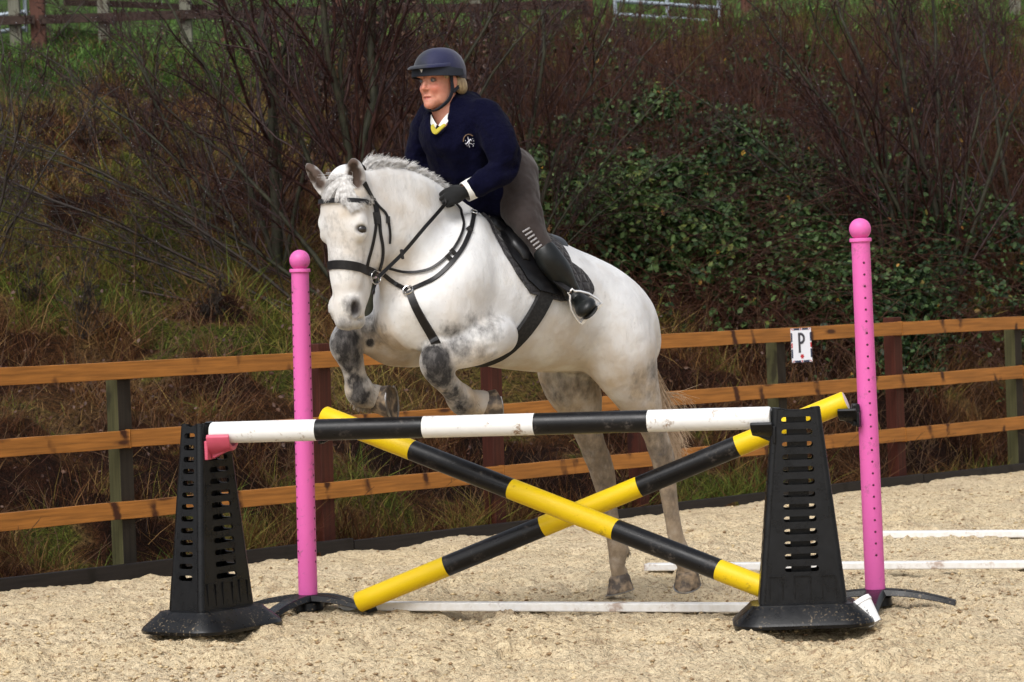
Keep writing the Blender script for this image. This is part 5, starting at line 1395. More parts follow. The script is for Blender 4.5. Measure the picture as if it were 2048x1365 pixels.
def head_loop(a0, slope, ang0, ang1, n, f0=-.05, side=0.0):
    """ring around the head; slope = how much further down the face per metre back"""
    P_, N_ = [], []
    c = hdw(a0 - slope * f0 * 0, f0, 0)
    for i in range(n):
        th = rad(ang0 + (ang1 - ang0) * i / (n - 1)); dv = np.array((-slope * math.cos(th) + side * math.sin(th), math.cos(th), math.sin(th)))
        d = headdir(dv).normalized()
        l, n_, _, dist = HBVH.ray_cast(c, d)
        if l is None or dist > .2: continue
        P_.append(l); N_.append(d if n_.dot(d) < .2 else n_)
    return P_, N_
bridle = []
nb = head_loop(.405, .22, -178, 178, 60, f0=-.075)
nP = smooth_pts([p + n_ * .002 for p, n_ in zip(*nb)], 2)
noseband = ribbon('noseband', nP, [n_.normalized() for n_ in smooth_pts(nb[1], 3)], .040, .006, M_leather, horse, closed=True)
bb = head_loop(.118, .10, -100, 100, 40, f0=-.04)
ribbon('browband', smooth_pts([p + n_ * .007 for p, n_ in zip(*bb)], 2), bb[1], .022, .006, M_leather, horse)
# cheek pieces, bit, throat lash; then the same on the far side
b = MB(); rings = MB()
cheek = [([(744, 398), (750, 425), (750, 455), (744, 490), (736, 520), (732, 538)], .014),
         ([(746, 398), (756, 430), (759, 465), (764, 495), (763, 520), (756, 545)], .016),
         ([(727, 366), (736, 384), (745, 402)], .024)]
for pts, wd in cheek:
    P_, N_ = lay(pts, .004); ribbon('', P_, N_, wd, .005, None, None, mb=b)
    P_, N_ = mirror(P_, N_, off=.004); ribbon('', P_, N_, wd, .005, None, None, mb=b)
P_, N_ = lay([(745, 400), (756, 414), (770, 428), (776, 448), (778, 470), (777, 488)], .006); ribbon('', P_, N_, .011, .005, None, None, mb=b)
P_, N_ = mirror(P_, N_, off=.006); ribbon('', P_, N_, .011, .005, None, None, mb=b)
p_, n_ = hit(751, 437); b.box(p_ + n_ * .006, (.030, .012, .052)); p_, n_ = hit(774, 440); b.box(p_ + n_ * .008, (.018, .012, .030))
# head piece over the poll
l0, n0 = hit(729, 368); q0 = toL(l0); P_ = []
for t in np.linspace(0, 1, 9):
    q = toL(l0).lerp(Vector((q0.x, -q0.y + .06, q0.z)), t); q.z += .08
    c_ = w_(q); l, n_, _, _ = HBVH.ray_cast(c_ + Vector((0, 0, .1)), Vector((0, 0, -1)))
    if l is not None: P_.append((l + n_ * .004, n_))
ribbon('', smooth_pts([p for p, n_ in P_], 1), [n_ for p, n_ in P_], .026, .005, None, None, mb=b)
bridle_ob = b.build('bridle', M_leather, horse, auto=40)
def ring(c, nrm, r, rr, mb, n=28):
    nrm = Vector(nrm).normalized(); a = nrm.orthogonal().normalized(); c2 = nrm.cross(a)
    pts = [Vector(c) + (a * math.cos(2 * math.pi * i / n) + c2 * math.sin(2 * math.pi * i / n)) * r for i in range(n + 1)]
    mb.tube(pts, rr, 6, cap=False)
_pl = hdw(.46, -.06, .080); _d = ray(752, 555); bitL = CAMP + _d * ((_pl - CAMP).dot(headdir((0, 0, 1))) / _d.dot(headdir((0, 0, 1))))
bq = (np.array(toL(bitL)) - HO) @ HR / HSC; bitR = hdw(bq[0], bq[1], -bq[2])
b = MB(); ring(bitL, (.75, -.66, 0), .030, .0035, b); ring(bitR, (-.75, .3, 0), .030, .0035, b); b.tube([bitL, bitR], .006, 6)
b.build('bit', M_metal, horse, auto=60)
# breast plate
b = MB()
near = [([(768, 550), (785, 564), (803, 575), (815, 581)], .020), ([(822, 580), (845, 570), (872, 556), (900, 530), (925, 497), (940, 463), (946, 438), (948, 424)], .021)]
for pts, wd in near:
    P_, N_ = lay(pts, .003); ribbon('', P_, N_, wd, .006, None, None, mb=b)
    if wd > .0205: P_, N_ = mirror(P_, N_, off=.003); ribbon('', P_, N_, wd, .006, None, None, mb=b)
P_, N_ = lay([(819, 584), (830, 612), (845, 640), (862, 668), (872, 688)], .004); P_ += [P_[-1].lerp(H(890, 716, .03), t_) for t_ in (.4, .7, 1)]; N_ += [N_[-1]] * 3; ribbon('', P_, N_, .042, .008, None, None, mb=b, taper=list(np.linspace(.8, 1.05, len(P_))))
for px, py in ((906, 506), (898, 517), (938, 462)):
    p_, n_ = hit(px, py); b.box(p_ + n_ * .009, (.030, .012, .020), rot=Matrix.Rotation(rad(50), 3, 'Y'))
breast = b.build('breastplate', M_leather, horse, auto=40)
b = MB(); p_, n_ = hit(817, 583); ring(p_ + n_ * .010, n_, .022, .004, b); p_, n_ = hit(948, 428); ring(p_ + n_ * .012, n_, .016, .003, b)
b.build('ring', M_metal, breast, auto=60)
# girth
def girth_path(off):
    p1 = HL(1096, 592, .30); p2 = HL(945, 752, .03)
    P_, N_ = [], []
    for i in range(60):
        th = rad(-128 + 256 * i / 59)   # 0 = straight down
        cz = 1.36; z = cz - .32 * math.cos(th); s_ = p1.x + (p2.x - p1.x) * (p1.z - z) / (p1.z - p2.z)
        c = w_((p1.x + (p2.x - p1.x) * (p1.z - cz) / (p1.z - p2.z), 0, cz)); e = w_((s_, .6 * math.sin(th), z))
        d = (e - c).normalized(); l, n_, _, _ = BARB.ray_cast(c + d * 1.0, -d)
        if l is not None: P_.append(l + n_ * off); N_.append(n_)
    return smooth_pts(P_, 2), N_
P_, N_ = girth_path(.004)
ribbon('girth', P_, N_, .088, .014, mat('black_girth_webbing', (.009, .0085, .009), .85, noise=(80, (.03, .03, .03), .6, 3)), horse)
# saddle cloth, flaps and seat wrap over the barrel in (t, phi): along the back, and round it from the spine
AX0 = HL(1215, 648, 0); AX1 = HL(872, 560, 0); AXB = (AX1 - AX0).normalized(); AXU = Vector((-AXB.z, 0, AXB.x))
def tphi(p):
    q = toL(p) - AX0; t = q.dot(AXB); r = q - AXB * t; return t, math.atan2(r.y, r.dot(AXU))
def from_tphi(t, ph, off):
    c = w_(AX0 + AXB * t); d = HMAT.to_3x3() @ (AXU * math.cos(ph) + Vector((0, 1, 0)) * math.sin(ph))
    l, n_, _, _ = BARB.ray_cast(c + d * .9, -d)
    if l is None: l = c + d * .3; n_ = d
    return l + n_ * off
def wrap(name, front, rear, phs, off, thick, material, parent, nt=14, both=True, dome=0, sides=(1,)):
    """front/rear: functions phi -> t"""
    o = None
    for sgn in sides:
        b = MB(); n1 = len(phs); V0, V1 = [], []
        for ph in phs:
            for i in range(nt):
                u = i / (nt - 1); t = front(abs(ph)) + (rear(abs(ph)) - front(abs(ph))) * u
                v = (phs.index(ph)) / (n1 - 1)
                e = dome * (max(0, 1 - (2 * u - 1) ** 2) * max(0, 1 - (2 * v - 1) ** 2)) ** .5 if dome else 0
                V0.append(from_tphi(t, ph * sgn, off)); V1.append(from_tphi(t, ph * sgn, off + thick + e))
        def idx(i, j): return i * nt + j
        N_ = n1 * nt; fs = []
        for i in range(n1 - 1):
            for j in range(nt - 1):
                fs.append((idx(i, j), idx(i, j + 1), idx(i + 1, j + 1), idx(i + 1, j))); fs.append(tuple(N_ + k for k in (idx(i, j), idx(i + 1, j), idx(i + 1, j + 1), idx(i, j + 1))))
        bd = [idx(0, j) for j in range(nt)] + [idx(i, nt - 1) for i in range(1, n1)] + [idx(n1 - 1, j) for j in range(nt - 2, -1, -1)] + [idx(i, 0) for i in range(n1 - 2, 0, -1)]
        for a, c in zip(bd, bd[1:] + bd[:1]): fs.append((a, c, c + N_, a + N_))
        b.add(V0 + V1, fs); o = b.build(name, material, parent, auto=50)
    return o
def edge(pxs, ph_top=0):
    q = [tphi(hit(x, y, BARB)[0]) for x, y in pxs]; q.sort(key=lambda a: a[1]); ph = [a[1] for a in q]; tt = [a[0] for a in q]
    return (lambda p: float(np.interp(p, ph, tt))), ph
fr, ph1 = edge([(978, 448), (990, 475), (1008, 510), (1032, 550), (1056, 583), (1066, 600)])
re_, ph2 = edge([(1140, 531), (1158, 541), (1174, 558), (1184, 578), (1183, 590), (1160, 600), (1120, 603)])
phm = min(max(ph1), max(ph2))
phs = list(np.linspace(-phm, phm, 41))
wrap('saddle_cloth', fr, re_, phs, .004, .012, M_pad, horse, 26)
saddle = empty('tmp', (0, 0, 0), None, None)
M_sad = mat('black_saddle_leather', (.005, .005, .006), .34, spec=.4, noise=(30, (.012, .011, .011), .6, 3), bump=(200, .15, .001))
ff, pf = edge([(985, 452), (1000, 485), (1020, 520), (1048, 560), (1082, 592)])
fr2, pf2 = edge([(1075, 495), (1090, 530), (1105, 565), (1112, 592)])
ss = SDF((.2, -.3, 1.3), (1.4, .3, 2.1), .009)
ss.chain([(hl(972, 432, 0), .055), (hl(1000, 462, 0), .062), (hl(1035, 488, 0), .070), (hl(1075, 500, 0), .085), (hl(1100, 500, 0), .070)], .03, 1.5)
ss.chain([(hl(985, 452, .10), .045), (hl(1040, 500, .13), .055), (hl(1090, 520, .13), .06)], .04); ss.chain([(hl(960, 440, -.10), .045), (hl(1010, 488, -.13), .055), (hl(1060, 510, -.13), .06)], .04)
sm_, sv_ = ss.mesh('saddle', 3)
saddle_ob = link('saddle', sm_, M_sad, None, HMAT); saddle_ob.parent = horse; saddle_ob.matrix_parent_inverse = parent_matrix(horse).inverted()
bpy.data.objects.remove(saddle)
for sg in (1, -1):
    wrap('flap', ff, fr2, list(np.linspace(.35, min(max(pf), max(pf2)), 18)), .020, .008, M_sad, saddle_ob, 12, sides=(sg,))
ka, pk = edge([(994, 452), (1003, 475), (1018, 500), (1040, 527)]); kb, pk2 = edge([(1030, 452), (1042, 475), (1050, 500), (1051, 527)])
for sg in (1, -1):
    wrap('knee_roll', ka, kb, list(np.linspace(max(pk[0], pk2[0]), min(pk[-1], pk2[-1]), 14)), .028, .006, M_sad, saddle_ob, 12, dome=.022, sides=(sg,))
# D rings and stirrup leathers
b = MB()
for px, py in ((976, 436), (987, 440)):
    q = H(px, py, .10); ring(q, (.6, -.8, .2), .012, .0025, b)
b.build('dee_ring', M_metal, saddle_ob, auto=60)
# ================================================================== the rider
rroot = empty('person', H(990, 480, 0), 'rider in navy fleece, grey breeches and navy helmet leaning forward on the white-grey horse', 'person')
# head frame (horse-local): F out of the face, L to her left, U up
def lv(v): return np.array((Vector(v).dot(HU), Vector(v).dot(HN), v[2]))
_a = rad(40); _p = rad(-4)
Fw = Vector((-math.sin(_a), -math.cos(_a), 0)); Lw = Vector((math.cos(_a), -math.sin(_a), 0))
_ti = rad(3)
F_ = lv(Fw * math.cos(_p) + Vector((0, 0, math.sin(_p)))); U_ = lv(Vector((0, 0, math.cos(_p))) - Fw * math.sin(_p)); L_r = lv(Lw)
HO2 = hl(877, 161, .0)          # centre of the head at eye height
RH = np.stack([F_, L_r, U_], 1)
SC = 1.04
def fd(f, l, u): return HO2 + (F_ * f + L_r * l + U_ * u) * SC
def fw(f, l, u): return w_(fd(f, l, u))
rs = SDF((.10, -.48, 1.05), (1.62, .50, 2.58), .0042)
def FE(c, r, k=.012, mode='add'): rs.ell(fd(*c), np.array(r) * SC, RH, k, mode)
def FC(*a, k=.012, mode='add'):
    rs.chain([(fd(*p), r * SC) for p, r in a], k, 1.0, mode)
# hidden body under the clothes, one piece with the neck, hands and legs
def RC(k, sy, *pts): rs.chain([(hl(x, y, m), r) for x, y, m, r in pts], k, sy)
RC(.05, 1.0, (1020, 375, 0, .13), (975, 320, 0, .13), (930, 265, 0, .14), (912, 235, 0, .11))
RC(.04, 1.0, (966, 246, .15, .045), (1005, 325, .26, .045), (955, 368, .18, .034), (940, 377, .165, .028), (918, 387, .14, .026))
RC(.04, 1.0, (858, 252, -.14, .042), (842, 318, -.25, .045), (868, 372, -.12, .032), (874, 384, -.09, .024))
RC(.04, 1.0, (1022, 375, .09, .08), (1064, 466, .262, .036), (1105, 530, .315, .032), (1143, 586, .322, .03))
RC(.04, 1.0, (985, 375, -.09, .08), (1000, 466, -.265, .045), (1043, 530, -.315, .042), (1081, 586, -.322, .03))
FC(((-.045, 0, -.19), .055), ((-.020, 0, -.12), .053), ((-.01, 0, -.05), .055), k=.03)
# skull, jaw, face
FE((-.015, 0, .035), (.098, .073, .085), .02)
FE((.010, 0, -.03), (.078, .060, .087), .02)
FE((.045, 0, -.085), (.045, .036, .034), .022)         # jaw
FE((.074, 0, -.103), (.020, .022, .018), .015)         # chin
for q in (1, -1):
    FE((.052, .032 * q, -.034), (.028, .022, .022), .018)    # cheeks
    FE((.028, .045 * q, -.075), (.030, .012, .030), .02)    # jaw side
    FE((.076, .032 * q, .024), (.016, .026, .008), .012)    # brow
    FE((.088, .031 * q, .003), (.010, .017, .010), .008, 'cut')   # eye sockets
    FE((-.012, .079 * q, -.012), (.018, .008, .030), .006)  # ears
FC(((.080, 0, .012), .0080), ((.092, 0, -.012), .0088), ((.102, 0, -.030), .0100), k=.010)
FE((.089, .010, -.035), (.010, .007, .006), .006); FE((.089, -.010, -.035), (.010, .007, .006), .006)
FE((.104, 0, -.030), (.005, .006, .005), .004)
FC(((.081, -.020, -.0698), .004), ((.090, -.007, -.0640), .0055), ((.091, 0, -.0650), .005), ((.090, .007, -.0640), .0055), ((.081, .020, -.0698), .004), k=.005)
FC(((.079, -.016, -.0815), .0045), ((.088, 0, -.0815), .0065), ((.079, .016, -.0815), .0045), k=.005)
FC(((.084, -.019, -.0732), .0016), ((.096, 0, -.0722), .0034), ((.084, .019, -.0732), .0016), k=.003, mode='cut')
for q in (1, -1):
    FC(((.090, .020 * q, -.042), .0015), ((.083, .028 * q, -.058), .0022), ((.074, .031 * q, -.076), .001), k=.008, mode='cut')
    FC(((.080, .020 * q, -.012), .002), ((.078, .034 * q, -.016), .003), ((.066, .046 * q, -.010), .002), k=.006, mode='cut')
rme, rV = rs.mesh('body', 2)
hc = ((rV - HO2) @ RH) / SC
lips = np.clip(1.5 - np.sqrt(((hc[:, 1]) / .019) ** 2 + ((hc[:, 2] + .0735) / .0085) ** 2), 0, 1) * (hc[:, 0] > .06)
cheek_ = np.zeros(len(rV))
for q in (1, -1): cheek_ = np.maximum(cheek_, np.clip(1.5 - np.linalg.norm((hc - [.068, .040 * q, -.035]) / [.04, .026, .024], axis=1), 0, 1))
cheek_ = np.maximum(cheek_, np.clip(1.4 - np.linalg.norm((hc - [.105, 0, -.03]) / [.02, .014, .014], axis=1), 0, 1))
cheek_ = np.maximum(cheek_, np.clip(1.4 - np.linalg.norm((hc - [.08, 0, -.105]) / [.02, .02, .014], axis=1), 0, 1) * .7)
brow_ = np.zeros(len(rV))
for q in (1, -1): brow_ = np.maximum(brow_, np.clip(1.5 - np.sqrt(((hc[:, 1] - .031 * q) / .019) ** 2 + ((hc[:, 2] - .026) / .0055) ** 2), 0, 1) * (hc[:, 0] > .05))
attr(rme, 'lips', lips); attr(rme, 'cheek', cheek_); attr(rme, 'brow', brow_)
M_skin = bpy.data.materials.new('ruddy_skin'); g = NG(M_skin)
c = g.mix(g.rng(g.noise(30, 4), .35, .7), (.60, .285, .20), (.50, .20, .135))
c = g.mix(g.math('MULTIPLY', g.attr('cheek'), .42), c, (.60, .15, .10))
c = g.mix(g.math('MULTIPLY', g.attr('lips'), .8), c, (.36, .075, .07))
c = g.mix(g.math('MULTIPLY', g.attr('brow'), .55), c, (.25, .14, .08))
g.set(color=c, rough=.5, spec=.4, normal=g.bump(g.noise(220, 3), .15, .001))
g.b.inputs['Subsurface Weight'].default_value = .12; g.b.inputs['Subsurface Radius'].default_value = (.012, .004, .002); g.b.inputs['Subsurface Scale'].default_value = 1.0
def rlink(name, me, m, parent=None):
    o = link(name, me, m, None, HMAT); p = parent or rroot
    o.parent = p; o.matrix_parent_inverse = parent_matrix(p).inverted(); return o
body = rlink('body', rme, M_skin); del rs
M_white = mat('eye_white', (.22, .17, .155), .35); M_iris = mat('grey_blue_iris', (.05, .07, .09), .1, coat=.5); M_lid = mat('lid_and_lash', (.16, .07, .05), .6)
for q in (1, -1):
    b = MB(); b.lathe([(.0118 * math.sin(a), -.0118 * math.cos(a)) for a in np.linspace(.001, math.pi - .001, 11)], 16)
    e = b.build('eye', M_white, body, mw=Matrix.Translation(fw(.071, .031 * q, .002)))
    b = MB(); b.lathe([(.0074 * math.sin(a), -.0074 * math.cos(a)) for a in np.linspace(.001, math.pi - .001, 9)], 14)
    b.build('iris', M_iris, e, mw=Matrix.Translation(fw(.0763, .031 * q + .0005, .001)))
    b = MB(); b.tube([fw(.078 - .012 * abs(t) ** 2, .031 * q + .0155 * t, .0095 - .006 * t * t) for t in np.linspace(-1, 1, 9)], .0023, 6)
    b.tube([fw(.078 - .012 * abs(t) ** 2, .031 * q + .0155 * t, -.0055 + .004 * t * t) for t in np.linspace(-1, 1, 9)], .0016, 6)
    b.build('eyelid', M_lid, e)
# ------------------------------------------------------------------ jacket
RGf = 0
M_fleece = bpy.data.materials.new('navy_fleece'); g = NG(M_fleece)
n1 = g.noise(14, 4); n2 = g.noise(420, 3)
g.set(color=g.mix(g.rng(n2, .35, .7), (.0012, .0013, .007), (.0042, .0045, .022)), rough=.95, spec=.06, sheen=.02, normal=g.bump(n2, .6, .004, g.bump(g.noise(38, 4), .5, .012, g.bump(n1, .6, .04))))
js = SDF((.10, -.52, 1.25), (1.55, .54, 2.40), .0065)
def JC(k, sy, *pts, mode='add'): js.chain([(hl(x, y, m), r) for x, y, m, r in pts], k, sy, mode)
JC(.05, 1.05, (1006, 352, 0, .130), (980, 328, 0, .138), (945, 285, 0, .158), (918, 248, 0, .140), (912, 222, 0, .085))
JC(.05, 1.05, (955, 385, 0, .12), (930, 330, 0, .148), (905, 280, 0, .145))
JC(.03, 1.0, (968, 232, .16, .078), (985, 262, .215, .077), (1006, 305, .255, .074), (1010, 334, .262, .068), (985, 356, .235, .059), (962, 368, .20, .056), (949, 374, .18, .047))
JC(.03, 1.0, (865, 232, -.15, .075), (845, 262, -.21, .080), (840, 300, -.25, .075), (842, 330, -.25, .066), (852, 352, -.21, .055), (866, 370, -.15, .044))
JC(.03, 1.0, (985, 392, .06, .10), (965, 402, -.02, .11))
JC(.03, 1.0, (945, 205, .02, .046), (940, 225, .05, .055), (925, 205, -.06, .050)); 
js.chain([(fd(-.085, -.075, -.115), .034), (fd(-.105, 0, -.105), .040), (fd(-.085, .075, -.115), .036), (fd(-.02, .085, -.165), .030), (fd(.035, .055, -.225), .024)], .03)
js.chain([(fd(-.03, -.085, -.155), .030), (fd(.03, -.055, -.22), .024)], .03)
# V opening at the neck
js.chain([(fd(-.0, 0, -.05), .050), (fd(.03, .01, -.160), .050), (fd(.080, .040, -.195), .036), (fd(.100, .062, -.225), .014)], .012, 1.0, 'cut')
# folds
rf = random.Random(3)
def fold(a, b_, r=.016, mode='cut'): js.chain([(hl(*a), r * .5), (hl((a[0] + b_[0]) / 2 + 2, (a[1] + b_[1]) / 2 + 2, (a[2] + b_[2]) / 2), r), (hl(*b_), r * .4)], .03, 1.0, mode)
fold((1000, 300, .335), (975, 330, .31)); fold((1030, 335, .32), (990, 342, .31), .018); fold((960, 262, .26), (950, 320, .22), .022)
fold((985, 350, .30), (960, 352, .25), .012); fold((870, 300, .05), (900, 345, .08), .018); fold((930, 340, .18), (985, 385, .15), .02); fold((985, 372, .20), (1010, 330, .16), .018)
fold((830, 330, -.16), (850, 345, -.14), .012)
def cloth(amp, sc):
    def f(V):
        d = np.stack([fbm(V[:, 0] * sc + 3 * i, V[:, 1] * sc, V[:, 2] * sc * .55, seed=70 + i, oct=3) - .5 for i in range(3)], 1)
        rg_ = np.abs(fbm(V[:, 0] * sc * 1.3 + V[:, 2] * 2, V[:, 1] * sc * 1.3, V[:, 2] * sc * .7, seed=80, oct=2) - .5)
        return V + d * amp * [1, 1, .5] + np.stack([0 * rg_, rg_, 0 * rg_], 1) * amp * .8
    return f
jme, jV = js.mesh('jacket', 2, cloth(.060, 8))
jacket = rlink('jacket', jme, M_fleece); del js
JB = BVHTree.FromPolygons([HMAT @ Vector(v) for v in jV], [tuple(p.vertices) for p in jme.polygons])
# shirt collar, yellow neck band, cuff
M_shirt = mat('white_cotton', (.72, .71, .68), .8, bump=(60, .3, .002)); M_yel = mat('yellow_shirt', (.42, .35, .03), .8, bump=(80, .3, .002))
def strap_pts(pts, nors, wdt, th, name, m, parent, taper=None): return ribbon(name, pts, nors, wdt, th, m, parent, taper=taper)
for q in (1, -1):
    pts = [fw(*p) for p in ((-.05, .066 * q, -.125), (-.01, .066 * q + .008, -.142), (.035, .052 * q + .022, -.160), (.068, .032 * q + .040, -.182), (.086, .013 * q + .052, -.202))]
    pts = [Vector(p) for p in cat(pts, 5)]
    nn = [headn for headn in [(Fw * (.2 + .8 * i / (len(pts) - 1)) + Lw * q * (1 - .6 * i / (len(pts) - 1)) + Vector((0, 0, .25))) for i in range(len(pts))]]
    ribbon('collar', pts, nn, .034, .004, M_shirt, body, taper=list(np.linspace(1, .75, len(pts))))
pts = [fw(*p) for p in ((.080, .016, -.192), (.094, .030, -.208), (.104, .052, -.222), (.094, .072, -.208), (.078, .086, -.194))]
pts = [Vector(p) for p in cat(pts, 5)]
ribbon('neckband', pts, [Fw + Vector((0, 0, .35))] * len(pts), .019, .005, M_yel, body, taper=list(.75 + .5 * np.sin(np.linspace(0, math.pi, len(pts)))))
def cuff(a, b_, r, m):
    A, B_ = H(*a), H(*b_); ax = (B_ - A).normalized(); M = Matrix.Translation(A) @ ax.to_track_quat('Z', 'Y').to_matrix().to_4x4(); L0 = (B_ - A).length
    b = MB(); b.lathe([(r * .8, 0), (r, .002), (r * 1.04, L0 * .5), (r * .98, L0), (r * .9, L0)], 24, M=M)
    b.build('cuff', m, jacket)
cuff((956, 371, .185), (930, 385, .160), .047, M_shirt); cuff((866, 368, -.15), (872, 376, -.13), .036, M_shirt)
# crest on the chest: arch, rearing horse and dots, stitched on
M_thr = mat('white_stitching', (.75, .75, .85), .8); M_arch = mat('bronze_stitching', (.16, .10, .06), .8)
c0, cn, _, _ = JB.ray_cast(CAMP, ray(937, 281).normalized()); 
def onj(px, py, off=.003):
    l, n_, _, _ = JB.ray_cast(CAMP, ray(px, py).normalized()); return l + n_ * off
def cpx(x, y): return (900 + x * 70 / 1592, 250 + y * 60 / 1365)
b = MB(); b.tube([onj(*cpx(x, y)) for x, y in ((600, 770), (610, 650), (650, 540), (730, 460), (840, 430), (940, 455), (1030, 515))], .0022, 6); ar = b.build('crest', M_arch, jacket)
b = MB()
for pts, r in (([(730, 860), (800, 780), (860, 720), (930, 660), (960, 700)], [.0022, .004, .005, .0042, .0022]), ([(870, 760), (880, 850)], [.004, .003]),
               ([(790, 540), (815, 640), (840, 720)], [.0014, .0022, .002]), ([(880, 840), (980, 860), (1045, 920), (1030, 980)], [.002, .0018, .0016, .0014]),
               ([(830, 840), (850, 930), (890, 1020)], [.0024, .0018, .0016]), ([(960, 700), (985, 745)], [.002, .0012]), ([(750, 860), (680, 880)], [.002, .0012])):
    b.tube([onj(*cpx(x, y), .004) for x, y in pts], r, 6, flat=.7)
for x, y in ((690, 715), (1020, 635), (1065, 725), (1075, 850), (765, 945), (680, 840)):
    b.tube([onj(*cpx(x, y), .001), onj(*cpx(x, y), .005)], .0014, 6)
b.build('stitched_horse', M_thr, ar)
# ------------------------------------------------------------------ gloves with reins in them
M_glove = mat('black_knit_glove', (.006, .0065, .007), .95, bump=(300, .4, .002), sheen=.1)
def glove(W, K, I, kn, parent, side):
    """W wrist, K knuckles centre (horse-local), I inward curl direction, kn across the knuckles (index->little)"""
    W = np.array(W); K = np.array(K); ax = (K - W) / np.linalg.norm(K - W); kn = np.array(kn) - ax * ax.dot(kn); kn /= np.linalg.norm(kn); I = np.cross(ax, kn); I = I if I.dot(side) > 0 else -I
    lo = np.minimum(W, K) - .12; hi = np.maximum(W, K) + .12; gs = SDF(lo, hi, .003)
    gs.chain([(W - ax * .035, .031), (W + ax * .01, .028), (W + ax * .05, .031)], .015)
    R = np.stack([ax, kn, I], 1); gs.ell(W + ax * .065, (.046, .043, .021), R, .012)
    ln = (.92, 1.0, .95, .78)
    for i in range(4):
        o = kn * (-.030 + .020 * i); r = .0102 - .0006 * (i == 3) * 2; l = ln[i]
        k0 = W + ax * .098 + o - ax * (.004 * abs(i - 1)); k1 = k0 + (ax * .55 + I * .83) * .040 * l; k2 = k1 + (-ax * .75 + I * .66) * .026 * l; k3 = k2 + (-ax * .95 - I * .3) * .020 * l
        gs.chain([(k0 - ax * .02, r), (k0, r * 1.08), (k1, r), (k2, r * .95), (k3, r * .85)], .0045)
    t0 = W + ax * .035 - kn * .030 + I * .010; gs.chain([(t0, .014), (t0 + ax * .030 - kn * .010 + I * .016, .0125), (t0 + ax * .055 + kn * .004 + I * .034, .0115), (t0 + ax * .068 + kn * .018 + I * .040, .010)], .006)
    m_, v_ = gs.mesh('glove', 1); o = rlink('glove', m_, M_glove, parent); return W + ax * .08 + I * .028
Wn = hl(936, 382, .165); Kn = hl(893, 395, .115)
gripN = glove(Wn, Kn, None, lv(Vector((-.25, -.35, -1))) * 1.0, body, lv(Vector((0, .5, -1))))
Wf = hl(874, 378, -.13); Kf = hl(884, 398, -.05)
gripF = glove(Wf, Kf, None, lv(Vector((-.2, -.4, -1))), body, lv(Vector((1, 0, -.3))))
# ------------------------------------------------------------------ breeches and boots
M_bre = bpy.data.materials.new('grey_breeches'); g = NG(M_bre)
g.set(color=g.mix(g.rng(g.noise(10, 4), .35, .7), (.030, .022, .021), (.048, .038, .036)), rough=.9, spec=.2, sheen=.15, normal=g.bump(g.noise(500, 2), .25, .002, g.bump(g.noise(22, 3), .3, .012)))
M_boot = mat('black_boot_leather', (.006, .007, .007), .40, spec=.35, noise=(18, (.013, .016, .015), .7, 3), bump=(25, .25, .006))
M_bright = mat('bright_steel', (.86, .86, .87), .38, metal=.75)
M_grip = mat('silver_grip_print', (.30, .29, .30), .6)
bs2 = SDF((.0, -.48, 1.25), (1.3, .52, 2.25), .007)
def BC(k, sy, *pts, mode='add'): bs2.chain([(hl(x, y, m), r) for x, y, m, r in pts], k, sy, mode)
for q in (1, -1):
    dx = 0 if q > 0 else -62
    BC(.04, 1.0, (1022 + dx * .45, 360, .080 * q, .118), (1030 + dx * .6, 395, .13 * q, .110), (1048 + dx, 432, .21 * q, .082), (1066 + dx, 466, .262 * q, .060), (1080 + dx, 490, .282 * q, .055), (1088 + dx, 506, .292 * q, .052), (1096 + dx, 516, .305 * q, .048))
BC(.04, 1.2, (1008, 350, 0, .14), (1005, 400, 0, .12))
bme, bV = bs2.mesh('breeches', 2, cloth(.026, 14)); breeches = rlink('breeches', bme, M_bre); del bs2
BB = BVHTree.FromPolygons([HMAT @ Vector(v) for v in bV], [tuple(p.vertices) for p in bme.polygons])
